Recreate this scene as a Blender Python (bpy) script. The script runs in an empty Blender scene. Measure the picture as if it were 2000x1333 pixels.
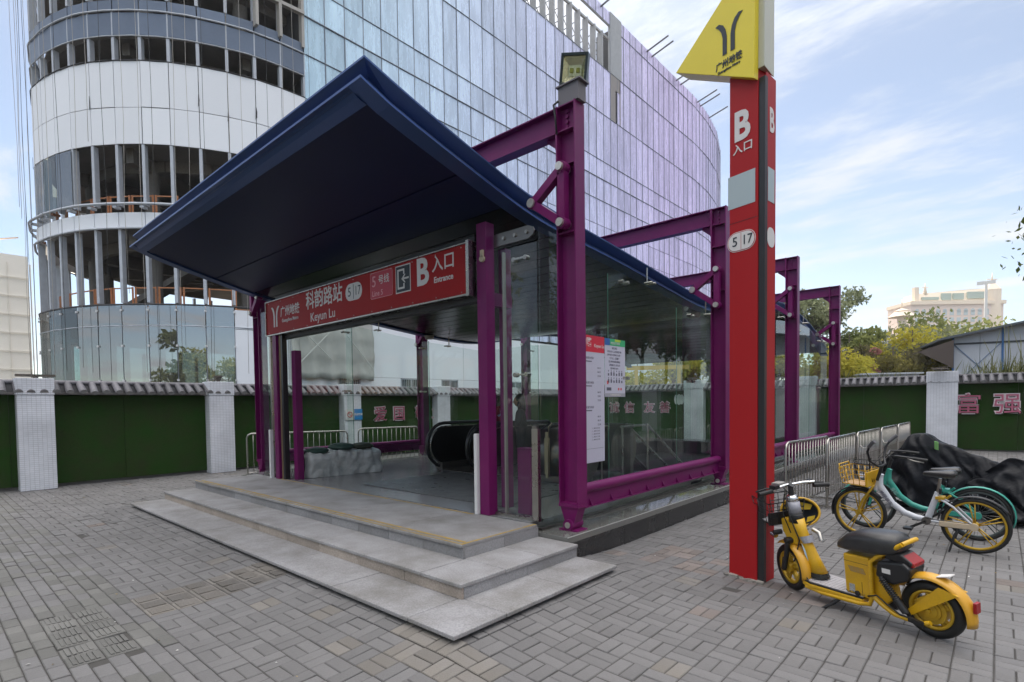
import bpy, math, random
import numpy as np
from mathutils import Vector, Matrix
random.seed(7)
rnd = random.Random(11)
S = bpy.context.scene
COL = S.collection
# ------------------------------------------------------------------ camera
F2 = Vector((-0.66775, 0.74355, -0.03497)).normalized()
yaw, pit, rol = math.radians(41.9265), math.radians(-2.004), math.radians(-0.730)
Fh = Vector((-math.sin(yaw), math.cos(yaw), 0)); Rh = Vector((math.cos(yaw), math.sin(yaw), 0)); Uh = Vector((0, 0, 1))
Fc = Fh*math.cos(pit) + Uh*math.sin(pit); U2 = -Fh*math.sin(pit) + Uh*math.cos(pit)
Rc = Rh*math.cos(rol) + U2*math.sin(rol); Uc = -Rh*math.sin(rol) + U2*math.cos(rol)
CAM = Vector((0, 0, 1.7))
cd = bpy.data.cameras.new('camera'); cam = bpy.data.objects.new('camera', cd); COL.objects.link(cam)
cd.sensor_width = 36; cd.lens = 1058.7054/2000*36
cd.shift_x = 0; cd.shift_y = (825.59-666.5)/2000
cd.clip_start = 0.05; cd.clip_end = 3000
cam.matrix_world = Matrix(((Rc.x, Uc.x, -Fc.x, CAM.x), (Rc.y, Uc.y, -Fc.y, CAM.y), (Rc.z, Uc.z, -Fc.z, CAM.z), (0, 0, 0, 1)))
S.camera = cam
def seen(x, y, z):                       # where a point falls in the view: used only to rank which repeats show largest
    q = Vector((x, y, z)) - CAM; d = q.dot(Fc)
    if d < 0.2: return (-9999, -9999, d)
    return (1000+1058.7*q.dot(Rc)/d, 825.6-1058.7*q.dot(Uc)/d, d)
# ------------------------------------------------------------------ world, sun, exposure
SUN_EL, SUN_AZ = 31.0, 48.0              # azimuth: degrees from +Y towards -X
w = bpy.data.worlds.new('World'); S.world = w; w.use_nodes = True
nt = w.node_tree; N = nt.nodes; L = nt.links; N.clear()
out = N.new('ShaderNodeOutputWorld'); bg = N.new('ShaderNodeBackground'); bg.inputs['Strength'].default_value = 0.073
sky = N.new('ShaderNodeTexSky'); sky.sky_type = 'NISHITA'; sky.sun_disc = False
sky.sun_elevation = math.radians(SUN_EL); sky.sun_rotation = math.radians(-SUN_AZ)
sky.air_density = 0.85; sky.dust_density = 0.15; sky.ozone_density = 1.0
tc = N.new('ShaderNodeTexCoord'); sep = N.new('ShaderNodeSeparateXYZ'); L.new(tc.outputs['Generated'], sep.inputs[0])
def mth(op, a, b=None, clamp=False):
    n = N.new('ShaderNodeMath'); n.operation = op; n.use_clamp = clamp
    for i, v in enumerate((a, b)):
        if v is None: continue
        if isinstance(v, (int, float)): n.inputs[i].default_value = v
        else: L.new(v, n.inputs[i])
    return n.outputs[0]
zz = mth('MAXIMUM', mth('ADD', sep.outputs['Z'], 0.12), 0.02)
cx_ = mth('DIVIDE', sep.outputs['X'], zz); cy_ = mth('DIVIDE', sep.outputs['Y'], zz)
cmb = N.new('ShaderNodeCombineXYZ'); L.new(cx_, cmb.inputs[0]); L.new(cy_, cmb.inputs[1])
mp = N.new('ShaderNodeMapping'); mp.inputs['Rotation'].default_value = (0, 0, 0.5); mp.inputs['Scale'].default_value = (1.0, 2.1, 1); mp.inputs['Location'].default_value = (3.1, 1.4, 0)
L.new(cmb.outputs[0], mp.inputs[0])
nz = N.new('ShaderNodeTexNoise'); nz.inputs['Scale'].default_value = 1.15; nz.inputs['Detail'].default_value = 9; nz.inputs['Roughness'].default_value = 0.62; nz.inputs['Distortion'].default_value = 0.25
L.new(mp.outputs[0], nz.inputs['Vector'])
rmp = N.new('ShaderNodeMapRange'); rmp.interpolation_type = 'SMOOTHSTEP'; rmp.inputs['From Min'].default_value = 0.46; rmp.inputs['From Max'].default_value = 0.68
L.new(nz.outputs['Fac'], rmp.inputs['Value'])
cloudmask = mth('MULTIPLY', rmp.outputs[0], 0.66)
hi = N.new('ShaderNodeMapRange'); hi.interpolation_type = 'SMOOTHSTEP'; hi.inputs['From Min'].default_value = 0.42; hi.inputs['From Max'].default_value = 0.95; L.new(sep.outputs['Z'], hi.inputs['Value'])   # cloud thickens upwards; its brightening above the view is added to light the plaza
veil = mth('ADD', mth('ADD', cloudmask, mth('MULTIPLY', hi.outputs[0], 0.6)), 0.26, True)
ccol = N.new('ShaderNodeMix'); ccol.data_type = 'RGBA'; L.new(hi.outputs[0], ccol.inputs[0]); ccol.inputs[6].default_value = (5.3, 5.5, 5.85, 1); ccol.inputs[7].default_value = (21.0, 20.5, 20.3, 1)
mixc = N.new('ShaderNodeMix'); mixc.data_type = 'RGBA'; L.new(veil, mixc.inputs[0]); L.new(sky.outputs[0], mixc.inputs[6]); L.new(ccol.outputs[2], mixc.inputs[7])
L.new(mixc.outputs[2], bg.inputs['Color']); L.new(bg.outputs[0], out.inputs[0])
sl = bpy.data.lights.new('sun', 'SUN'); sl.energy = 3.2; sl.angle = math.radians(0.6); sl.color = (1.0, 0.86, 0.68)
so = bpy.data.objects.new('sun', sl); COL.objects.link(so)
sd = Vector((-math.sin(math.radians(SUN_AZ))*math.cos(math.radians(SUN_EL)), math.cos(math.radians(SUN_AZ))*math.cos(math.radians(SUN_EL)), math.sin(math.radians(SUN_EL))))
so.location = (0, 0, 60); so.rotation_euler = sd.to_track_quat('Z', 'Y').to_euler()
S.view_settings.view_transform = 'Standard'; S.view_settings.look = 'None'; S.view_settings.gamma = 1; S.view_settings.use_curve_mapping = False
S.view_settings.exposure = 1.22
S.render.engine = 'CYCLES'
S.cycles.max_bounces = 8; S.cycles.transparent_max_bounces = 24; S.cycles.volume_bounces = 0; S.cycles.caustics_reflective = False; S.cycles.caustics_refractive = False
# ------------------------------------------------------------------ materials
MATS = {}
def mat(name, col, rough=0.6, metal=0.0, var=0.0, vscale=3.0, vcol=None, bump=0.0, bscale=40.0, tint=0.0, rand=0.0, coat=0.0, stretch=(1, 1, 1), spec=0.5, fine=0.0, fscale=120.0, rvar=0.0):
    """principled material: var mixes towards vcol by noise, tint reads the per-face 'tint' attribute, rand the object's random number"""
    if name in MATS: return MATS[name]
    m = bpy.data.materials.new(name); m.use_nodes = True; nt = m.node_tree; N = nt.nodes; L = nt.links
    b = N['Principled BSDF']; b.inputs['Base Color'].default_value = (*col, 1); b.inputs['Roughness'].default_value = rough
    b.inputs['Metallic'].default_value = metal; b.inputs['Coat Weight'].default_value = coat; b.inputs['Specular IOR Level'].default_value = spec
    m.diffuse_color = (*col, 1)
    tc = N.new('ShaderNodeTexCoord'); mp = N.new('ShaderNodeMapping'); mp.inputs['Scale'].default_value = stretch; L.new(tc.outputs['Object'], mp.inputs[0])
    cur = None
    def rgb(c):
        n = N.new('ShaderNodeRGB'); n.outputs[0].default_value = (*c, 1); return n.outputs[0]
    cur = rgb(col)
    if var > 0:
        n = N.new('ShaderNodeTexNoise'); n.inputs['Scale'].default_value = vscale; n.inputs['Detail'].default_value = 6; n.inputs['Roughness'].default_value = 0.65; L.new(mp.outputs[0], n.inputs['Vector'])
        r = N.new('ShaderNodeMapRange'); r.inputs['From Min'].default_value = 0.35; r.inputs['From Max'].default_value = 0.68; r.inputs['To Max'].default_value = var; L.new(n.outputs['Fac'], r.inputs[0])
        x = N.new('ShaderNodeMix'); x.data_type = 'RGBA'; L.new(r.outputs[0], x.inputs[0]); L.new(cur, x.inputs[6]); x.inputs[7].default_value = (*(vcol or tuple(c*0.55 for c in col)), 1); cur = x.outputs[2]
        if rvar:
            r2 = N.new('ShaderNodeMapRange'); r2.inputs['From Min'].default_value = 0.3; r2.inputs['From Max'].default_value = 0.7; r2.inputs['To Min'].default_value = rough-rvar; r2.inputs['To Max'].default_value = rough+rvar
            L.new(n.outputs['Fac'], r2.inputs[0]); L.new(r2.outputs[0], b.inputs['Roughness'])
    def scale_by(sock_val, lo, hi):
        nonlocal cur
        r = N.new('ShaderNodeMapRange'); r.inputs['To Min'].default_value = lo; r.inputs['To Max'].default_value = hi; L.new(sock_val, r.inputs[0])
        v = N.new('ShaderNodeVectorMath'); v.operation = 'SCALE'; L.new(cur, v.inputs[0]); L.new(r.outputs[0], v.inputs['Scale']); cur = v.outputs[0]
    if fine > 0:
        n = N.new('ShaderNodeTexNoise'); n.inputs['Scale'].default_value = fscale; n.inputs['Detail'].default_value = 3; L.new(tc.outputs['Object'], n.inputs['Vector']); scale_by(n.outputs['Fac'], 1-fine, 1+fine)
    if tint > 0:
        a = N.new('ShaderNodeAttribute'); a.attribute_name = 'tint'; scale_by(a.outputs['Fac'], 1-tint, 1+tint)
    if rand > 0:
        a = N.new('ShaderNodeObjectInfo'); scale_by(a.outputs['Random'], 1-rand, 1+rand)
    L.new(cur, b.inputs['Base Color'])
    if bump > 0:
        n = N.new('ShaderNodeTexNoise'); n.inputs['Scale'].default_value = bscale; n.inputs['Detail'].default_value = 5; L.new(mp.outputs[0], n.inputs['Vector'])
        bp = N.new('ShaderNodeBump'); bp.inputs['Strength'].default_value = bump; bp.inputs['Distance'].default_value = 0.02; L.new(n.outputs['Fac'], bp.inputs['Height']); L.new(bp.outputs[0], b.inputs['Normal'])
    MATS[name] = m; return m
def glass_mat(name, tintc, refl_rough=0.0, ior=1.5, film=0.0, filmcol=(0.6, 0.7, 0.8)):
    """clear sheet: see-through tinted body, fresnel mirror, and a share of dusty film"""
    if name in MATS: return MATS[name]
    m = bpy.data.materials.new(name); m.use_nodes = True; nt = m.node_tree; N = nt.nodes; L = nt.links; N.clear()
    o = N.new('ShaderNodeOutputMaterial'); t = N.new('ShaderNodeBsdfTransparent'); t.inputs[0].default_value = (*tintc, 1)
    g = N.new('ShaderNodeBsdfGlossy'); g.inputs['Roughness'].default_value = refl_rough; g.inputs[0].default_value = (1, 1, 1, 1)
    f = N.new('ShaderNodeFresnel'); f.inputs[0].default_value = ior; ge = N.new('ShaderNodeNewGeometry'); mm = N.new('ShaderNodeMath'); mm.operation = 'SUBTRACT'; mm.inputs[0].default_value = 1; L.new(ge.outputs['Backfacing'], mm.inputs[1]); m2 = N.new('ShaderNodeMath'); m2.operation = 'MULTIPLY'; L.new(mm.outputs[0], m2.inputs[0]); L.new(f.outputs[0], m2.inputs[1])
    x = N.new('ShaderNodeMixShader'); L.new(m2.outputs[0], x.inputs[0]); L.new(t.outputs[0], x.inputs[1]); L.new(g.outputs[0], x.inputs[2])
    last = x.outputs[0]
    if film > 0:
        d = N.new('ShaderNodeBsdfDiffuse'); d.inputs[0].default_value = (*filmcol, 1)
        n = N.new('ShaderNodeTexNoise'); n.inputs['Scale'].default_value = 0.7; n.inputs['Detail'].default_value = 6; tc = N.new('ShaderNodeTexCoord'); L.new(tc.outputs['Object'], n.inputs['Vector'])
        r = N.new('ShaderNodeMapRange'); r.inputs['From Min'].default_value = 0.3; r.inputs['From Max'].default_value = 0.7; r.inputs['To Max'].default_value = film; L.new(n.outputs['Fac'], r.inputs[0])
        y = N.new('ShaderNodeMixShader'); L.new(r.outputs[0], y.inputs[0]); L.new(last, y.inputs[1]); L.new(d.outputs[0], y.inputs[2]); last = y.outputs[0]
    L.new(last, o.inputs[0]); m.diffuse_color = (*tintc, 0.3)
    MATS[name] = m; return m
def brick_mat(name, c1, c2, mortar, sx, sy, msize, rough=0.5, bump=0.3, plane='xz', var=0.25, off=0.5):
    if name in MATS: return MATS[name]
    m = bpy.data.materials.new(name); m.use_nodes = True; nt = m.node_tree; N = nt.nodes; L = nt.links; b = N['Principled BSDF']; b.inputs['Roughness'].default_value = rough
    tc = N.new('ShaderNodeTexCoord'); s = N.new('ShaderNodeSeparateXYZ'); L.new(tc.outputs['Object'], s.inputs[0]); c = N.new('ShaderNodeCombineXYZ')
    if plane == 'wall':
        a = N.new('ShaderNodeMath'); a.operation = 'ADD'; L.new(s.outputs[0], a.inputs[0]); L.new(s.outputs[1], a.inputs[1]); L.new(a.outputs[0], c.inputs[0]); L.new(s.outputs[2], c.inputs[1])
    else:
        L.new(s.outputs[0], c.inputs[0]); L.new(s.outputs[1], c.inputs[1])
    k = N.new('ShaderNodeTexBrick'); L.new(c.outputs[0], k.inputs['Vector']); k.offset = off
    k.inputs['Color1'].default_value = (*c1, 1); k.inputs['Color2'].default_value = (*c2, 1); k.inputs['Mortar'].default_value = (*mortar, 1); k.inputs['Scale'].default_value = 1
    k.inputs['Mortar Size'].default_value = msize; k.inputs['Brick Width'].default_value = sx; k.inputs['Row Height'].default_value = sy; k.inputs['Mortar Smooth'].default_value = 0.2
    n = N.new('ShaderNodeTexNoise'); n.inputs['Scale'].default_value = 1.7; n.inputs['Detail'].default_value = 7; L.new(tc.outputs['Object'], n.inputs['Vector'])
    r = N.new('ShaderNodeMapRange'); r.inputs['From Min'].default_value = 0.3; r.inputs['From Max'].default_value = 0.7; r.inputs['To Min'].default_value = 1-var; r.inputs['To Max'].default_value = 1.05; L.new(n.outputs['Fac'], r.inputs[0])
    v = N.new('ShaderNodeVectorMath'); v.operation = 'SCALE'; L.new(k.outputs['Color'], v.inputs[0]); L.new(r.outputs[0], v.inputs['Scale']); L.new(v.outputs[0], b.inputs['Base Color'])
    bp = N.new('ShaderNodeBump'); bp.inputs['Strength'].default_value = bump; bp.inputs['Distance'].default_value = 0.01; bp.invert = True; L.new(k.outputs['Fac'], bp.inputs['Height']); L.new(bp.outputs[0], b.inputs['Normal'])
    MATS[name] = m; return m
purple = mat('purple_paint', (0.135, 0.005, 0.088), 0.42, 0.0, var=0.6, vscale=3.5, rvar=0.1, vcol=(0.19, 0.012, 0.11), coat=0.05, spec=0.3, fine=0.06, fscale=60)
navy = mat('navy_metal', (0.042, 0.09, 0.25), 0.36, 0.6, var=0.2, vscale=1.2, coat=0.1)
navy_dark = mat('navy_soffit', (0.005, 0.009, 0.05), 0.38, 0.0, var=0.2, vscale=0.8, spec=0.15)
steel = mat('stainless_steel', (0.42, 0.40, 0.37), 0.3, 1.0, var=0.3, vscale=4, rvar=0.1)
steel_dark = mat('dark_brushed_steel', (0.22, 0.21, 0.20), 0.3, 0.9, var=0.3, vscale=3, stretch=(1, 1, 8))
black_rubber = mat('black_rubber', (0.012, 0.012, 0.012), 0.55, fine=0.2)
black_gloss = mat('black_plastic', (0.014, 0.014, 0.016), 0.35, var=0.2, vscale=8, vcol=(0.03, 0.03, 0.03))
granite = mat('grey_granite', (0.335, 0.33, 0.34), 0.62, var=0.9, vscale=2.2, vcol=(0.19, 0.182, 0.17), bump=0.15, bscale=60, fine=0.45, fscale=75, rand=0.09)
granite_riser = mat('warm_lit_granite', (0.38, 0.325, 0.28), 0.7, var=0.6, vscale=2.2, vcol=(0.22, 0.19, 0.16), bump=0.1, bscale=90, fine=0.42, fscale=75, rand=0.16)  # tan base colours warm light into the second riser; noise adds stains
granite_riser2 = mat('grey_granite_riser', (0.27, 0.27, 0.28), 0.7, var=0.5, vscale=2.2, vcol=(0.17, 0.165, 0.16), bump=0.1, bscale=90, fine=0.42, fscale=75, rand=0.16)
granite_black = mat('dark_granite', (0.022, 0.022, 0.024), 0.24, var=0.4, vscale=2.2, vcol=(0.06, 0.058, 0.055), fine=0.4, fscale=140, rand=0.1, rvar=0.12)
granite_pol = mat('polished_grey_granite', (0.16, 0.16, 0.15), 0.04, var=0.3, vscale=2, vcol=(0.11, 0.11, 0.10), fine=0.3, fscale=140, spec=0.9)
white_paint = mat('white_paint', (0.72, 0.72, 0.72), 0.5, var=0.15, vscale=3)
yellow_line = mat('worn_yellow_paint', (0.42, 0.27, 0.03), 0.7, var=0.9, vscale=9, vcol=(0.24, 0.22, 0.20))
floor_mat = mat('wet_floor_stone', (0.20, 0.20, 0.205), 0.2, var=0.5, vscale=.8, vcol=(0.17, 0.17, 0.17), fine=0.12, rvar=0.04)
mat_dark = mat('grey_floor_mat', (0.12, 0.122, 0.125), 0.34, var=0.4, vscale=3, vcol=(0.12, 0.12, 0.12), bump=0.3, bscale=90, rvar=0.12)
sglass = glass_mat('station_glass', (0.92, 0.96, 0.94), 0.0, 1.5, film=0.02)
MATS['glass_edge'] = mat('green_glass_edge', (0.10, 0.26, 0.20), 0.2)
glass_edge = MATS['glass_edge']
# ------------------------------------------------------------------ mesh builder
class MB:
    def __init__(s): s.v = []; s.f = []; s.m = []; s.t = []; s.sm = []; s.mi = 0; s.tint = 0.5; s.smooth = False
    def add(s, vs, fs):
        o = len(s.v); s.v += [tuple(p) for p in vs]
        for f in fs: s.f.append(tuple(i+o for i in f)); s.m.append(s.mi); s.t.append(s.tint); s.sm.append(s.smooth)
        return s
    def box(s, x0, x1, y0, y1, z0, z1):
        if x0 > x1: x0, x1 = x1, x0
        if y0 > y1: y0, y1 = y1, y0
        if z0 > z1: z0, z1 = z1, z0
        return s.add([(x0,y0,z0),(x1,y0,z0),(x1,y1,z0),(x0,y1,z0),(x0,y0,z1),(x1,y0,z1),(x1,y1,z1),(x0,y1,z1)], [(3,2,1,0),(4,5,6,7),(0,1,5,4),(1,2,6,5),(2,3,7,6),(3,0,4,7)])
    def obox(s, c, ax, ay, az):            # box from centre and three half-axis vectors
        c = Vector(c); ax = Vector(ax); ay = Vector(ay); az = Vector(az); P = []
        for k in (-1, 1):
            for i, j in ((-1,-1),(1,-1),(1,1),(-1,1)): P.append(c+ax*i+ay*j+az*k)
        return s.add(P, [(3,2,1,0),(4,5,6,7),(0,1,5,4),(1,2,6,5),(2,3,7,6),(3,0,4,7)])
    def beam(s, p0, p1, wd, ht, up=(0, 0, 1)):
        p0 = Vector(p0); p1 = Vector(p1); d = (p1-p0); ln = d.length; d.normalize(); u = Vector(up); r = d.cross(u)
        if r.length < 1e-4: r = d.cross(Vector((1, 0, 0)))
        r.normalize(); u = r.cross(d)
        return s.obox((p0+p1)/2, d*ln/2, r*wd/2, u*ht/2)
    def tube(s, pts, r, n=10, cap=True, closed=False):
        pts = [Vector(p) for p in pts]; m = len(pts); rings = []; rr = r if isinstance(r, (list, tuple)) else [r]*m
        prev = None
        for i, p in enumerate(pts):
            if closed: t = pts[(i+1) % m]-pts[i-1]
            else: t = pts[min(i+1, m-1)]-pts[max(i-1, 0)]
            t.normalize()
            if prev is None:
                a = Vector((0, 0, 1)) if abs(t.z) < 0.9 else Vector((1, 0, 0)); u = t.cross(a).normalized()
            else: u = (prev-t*prev.dot(t)).normalized()
            prev = u; v = t.cross(u)
            rings.append([p+(u*math.cos(k*2*math.pi/n)+v*math.sin(k*2*math.pi/n))*rr[i] for k in range(n)])
        V = [q for g in rings for q in g]; Fs = []
        for i in range(m if closed else m-1):
            j = (i+1) % m
            for k in range(n): Fs.append((i*n+k, i*n+(k+1) % n, j*n+(k+1) % n, j*n+k))
        sm = s.smooth; s.smooth = True; s.add(V, Fs); s.smooth = False
        if cap and not closed and n > 6: s.add(rings[0], [tuple(range(n-1, -1, -1))]); s.add(rings[-1], [tuple(range(n))])
        elif cap and not closed: o = len(s.v)-len(V); s.f += [tuple(o+k for k in range(n-1, -1, -1)), tuple(o+(m-1)*n+k for k in range(n))]; s.m += [s.mi]*2; s.t += [s.tint]*2; s.sm += [False]*2
        s.smooth = sm; return s
    def cyl(s, p0, p1, r, n=14, r2=None): 
        return s.tube([p0, p1], [r, r if r2 is None else r2], n)
    def ring(s, c, axis, R, r, n=28, k=8, sx=1.0):      # torus
        c = Vector(c); a = Vector(axis).normalized(); u = a.cross(Vector((0, 0, 1)) if abs(a.z) < 0.9 else Vector((1, 0, 0))).normalized(); v = a.cross(u)
        return s.tube([c+(u*math.cos(i*2*math.pi/n)+v*math.sin(i*2*math.pi/n))*R for i in range(n)], r, k, closed=True)
    def prism(s, pts, vec):               # planar polygon (3-D points, ccw seen from outside) swept by vec
        n = len(pts); P = [Vector(p) for p in pts]; Q = [p+Vector(vec) for p in P]
        return s.add(P+Q, [tuple(range(n-1, -1, -1)), tuple(range(n, 2*n))]+[(i, (i+1) % n, n+(i+1) % n, n+i) for i in range(n)])
    def loft(s, rings, close=True, cap=True):
        n = len(rings[0]); V = [q for g in rings for q in g]; Fs = []
        for i in range(len(rings)-1):
            for k in range(n if close else n-1): Fs.append((i*n+k, i*n+(k+1) % n, (i+1)*n+(k+1) % n, (i+1)*n+k))
        if cap and close: Fs.append(tuple(range(n-1, -1, -1))); Fs.append(tuple((len(rings)-1)*n+k for k in range(n)))
        return s.add(V, Fs)
    def sph(s, c, r, n=12, m=8, sc=(1, 1, 1)):
        rings = []
        for i in range(m+1):
            a = math.pi*i/m; a = min(max(a, 0.02), math.pi-0.02)
            rings.append([(c[0]+r*sc[0]*math.sin(a)*math.cos(2*math.pi*k/n), c[1]+r*sc[1]*math.sin(a)*math.sin(2*math.pi*k/n), c[2]-r*sc[2]*math.cos(a)) for k in range(n)])
        sm = s.smooth; s.smooth = True; s.loft(rings); s.smooth = sm; return s
    def mesh(s, name, mats):
        me = bpy.data.meshes.new(name); me.from_pydata(s.v, [], s.f)
        for m in (mats if isinstance(mats, (list, tuple)) else [mats]): me.materials.append(m)
        me.polygons.foreach_set('material_index', s.m); me.polygons.foreach_set('use_smooth', s.sm)
        a = me.attributes.new('tint', 'FLOAT', 'FACE'); a.data.foreach_set('value', s.t)
        me.validate(); me.update(); return me
    def build(s, name, mats, parent=None, loc=(0, 0, 0), rot=(0, 0, 0), bevel=0.0, **kw):
        return link(s.mesh(name, mats), name, parent, loc, rot, bevel, **kw)
def link(me, name, parent=None, loc=(0, 0, 0), rot=(0, 0, 0), bevel=0.0, scale=None, mw=None, **kw):
    o = bpy.data.objects.new(name, me); COL.objects.link(o)
    if parent is not None: o.parent = parent
    o.location = loc; o.rotation_euler = rot
    if scale: o.scale = scale
    if mw is not None: o.matrix_basis = mw
    if bevel > 0:
        b = o.modifiers.new('bevel', 'BEVEL'); b.width = bevel; b.segments = 2; b.limit_method = 'ANGLE'; b.angle_limit = math.radians(40)
    for k, v in kw.items(): o[k] = v
    return o
def thing(name, label, cat, loc=(0, 0, 0), rz=0.0, group=None, rot=None):
    o = bpy.data.objects.new(name, None); COL.objects.link(o); o.location = loc; o.rotation_euler = rot or (0, 0, rz); o.empty_display_size = 0.2
    o['label'] = label; o['category'] = cat
    if group: o['group'] = group
    return o
def tag(o, label, cat, group=None):
    o['label'] = label; o['category'] = cat
    if group: o['group'] = group
    return o
UNIT = {}
def unit_box(m, tint=0.5):
    k = (m.name, tint)
    if k not in UNIT: b = MB(); b.tint = tint; b.box(-.5, .5, -.5, .5, -.5, .5); UNIT[k] = b.mesh('unit_box', m)
    return UNIT[k]
TXT = {}
def text_mesh(body, size, m, bold=0.0, depth=0.003, shear=0.0, track=1.0):
    k = (body, size, m.name, bold, depth, shear, track)
    if k in TXT: return TXT[k]
    c = bpy.data.curves.new('lettering', 'FONT'); c.body = body; c.size = size; c.align_x = 'CENTER'; c.align_y = 'CENTER'; c.extrude = depth; c.offset = bold; c.resolution_u = 3; c.shear = shear; c.space_character = track
    o = bpy.data.objects.new('lettering', c); COL.objects.link(o); bpy.context.view_layer.update()
    me = bpy.data.meshes.new_from_object(o.evaluated_get(bpy.context.evaluated_depsgraph_get())); bpy.data.objects.remove(o)
    me.materials.clear(); me.materials.append(m); me.name = 'lettering'; TXT[k] = me; return me
def frame(o, xd, nrm=None):             # matrix whose x is xd (horizontal), y is up, z the outward normal
    x = Vector(xd).normalized(); up = Vector((0, 0, 1)); n = x.cross(up) if nrm is None else Vector(nrm); up = n.cross(x)
    return Matrix(((x.x, up.x, n.x, o[0]), (x.y, up.y, n.y, o[1]), (x.z, up.z, n.z, o[2]), (0, 0, 0, 1)))
def letters(body, size, m, parent, o, xd=(1, 0, 0), bold=0.0, depth=0.002, name='lettering', sx=1.0, **kw):
    mw = frame(o, xd)
    if sx != 1.0: mw = mw @ Matrix.Diagonal((sx, 1, 1, 1))
    return link(text_mesh(body, size, m, bold, depth, **kw), name, parent, mw=mw)
def flat(b, M, pts, depth=0.003):        # outline given in the sign's own 2-D frame, extruded towards its normal
    P = [M @ Vector((x, y, 0)) for x, y in pts]; n = (M.to_3x3() @ Vector((0, 0, 1)))*depth
    b.prism(P, n)
def rrect(cx, cy, w, h, r, n=5):
    P = []
    for (sx, sy, a0) in ((1, -1, -90), (1, 1, 0), (-1, 1, 90), (-1, -1, 180)):
        for i in range(n+1):
            a = math.radians(a0+90*i/n); P.append((cx+sx*(w/2-r)+r*math.cos(a), cy+sy*(h/2-r)+r*math.sin(a)))
    return P
#PART2
# ------------------------------------------------------------------ ground and pavement
gm = MB(); gm.add([(-900, -400, -.034), (900, -400, -.034), (900, 900, -.034), (-900, 900, -.034)], [(0, 1, 2, 3)])
ground_mat = mat('ground_dust', (0.055, 0.052, 0.048), 0.9, var=0.5, vscale=0.5, vcol=(0.09, 0.085, 0.07), fine=0.3)
gnd = gm.build('ground', ground_mat, kind='structure')
paver_mat = mat('concrete_paver', (0.172, 0.167, 0.166), 0.66, var=0.7, vscale=0.8, vcol=(0.125, 0.12, 0.118), tint=0.10, bump=0.25, bscale=70, fine=0.22, fscale=190, rvar=0.12)
paver_tan = mat('tan_paver', (0.182, 0.170, 0.158), 0.75, var=0.5, vscale=1.4, vcol=(0.15, 0.13, 0.10), tint=0.2, bump=0.25, bscale=70, fine=0.22, fscale=190)
paver_red = mat('reddish_paver', (0.19, 0.165, 0.155), 0.75, var=0.6, vscale=1.4, vcol=(0.15, 0.12, 0.10), tint=0.2, bump=0.25, bscale=70, fine=0.22, fscale=190)
paver_green = mat('mossy_paver', (0.168, 0.164, 0.155), 0.8, var=0.6, vscale=1.2, vcol=(0.10, 0.10, 0.09), tint=0.16, bump=0.25, bscale=70, fine=0.22, fscale=190)
pavement = bpy.data.objects.new('pavement', None); COL.objects.link(pavement); pavement['kind'] = 'structure'
def rise(x, y):                          # the paving swells up slightly where it meets the steps
    d = math.hypot(max(0, x+2.70, -10.6-x), max(0, 2.42-y, y-4.55)); return 0.075*max(0, 1-d/1.1)**2
def paver(b, x0, y0, x1, y1, tilt=(0, 0), dz=0.0, rib=0):
    g = 0.0036; x0 += g; y0 += g; x1 -= g; y1 -= g; c = 0.005; zt = rise((x0+x1)/2, (y0+y1)/2)+dz; gx = (rise(x1, (y0+y1)/2)-rise(x0, (y0+y1)/2))/(x1-x0); gy = (rise((x0+x1)/2, y1)-rise((x0+x1)/2, y0))/(y1-y0); tilt = (tilt[0]+gx, tilt[1]+gy)
    def z(x, y): return zt+tilt[0]*(x-(x0+x1)/2)+tilt[1]*(y-(y0+y1)/2)
    T = [(x0+c, y0+c), (x1-c, y0+c), (x1-c, y1-c), (x0+c, y1-c)]; M_ = [(x0, y0), (x1, y0), (x1, y1), (x0, y1)]
    V = [(x, y, z(x, y)) for x, y in T]+[(x, y, z(x, y)-0.005) for x, y in M_]+[(x, y, z(x, y)-0.034) for x, y in M_]
    b.add(V, [(0, 1, 2, 3)]+[(4+i, 4+(i+1) % 4, (i+1) % 4, i) for i in range(4)]+[(8+i, 8+(i+1) % 4, 4+(i+1) % 4, 4+i) for i in range(4)])
    if rib:
        n = 5
        for k in range(n):
            if rib == 1:
                a = x0+0.02+(x1-x0-.04)*(k+.5)/n; b.box(a-.011, a+.011, y0+.02, y1-.02, zt-.001, zt+.0075)
            else:
                a = y0+0.02+(y1-y0-.04)*(k+.5)/n; b.box(x0+.02, x1-.02, a-.011, a+.011, zt-.001, zt+.0075)
pieces = []                              # (distance, x0,y0,x1,y1, material index, rib)
C_ = 0.205
def vis(x, y):
    a, b_, d = seen(x, y, 0)
    return d > 0.3 and -260 < a < 2330 and b_ < 1560
def blocked(x, y):
    if -10.62 < x < -2.76 and y > 2.45 and y < 4.6: return True
    if -11.5 < x < -3.33 and 4.5 < y < 19.3: return True
    return False
nr = np.random.RandomState(5)
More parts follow.
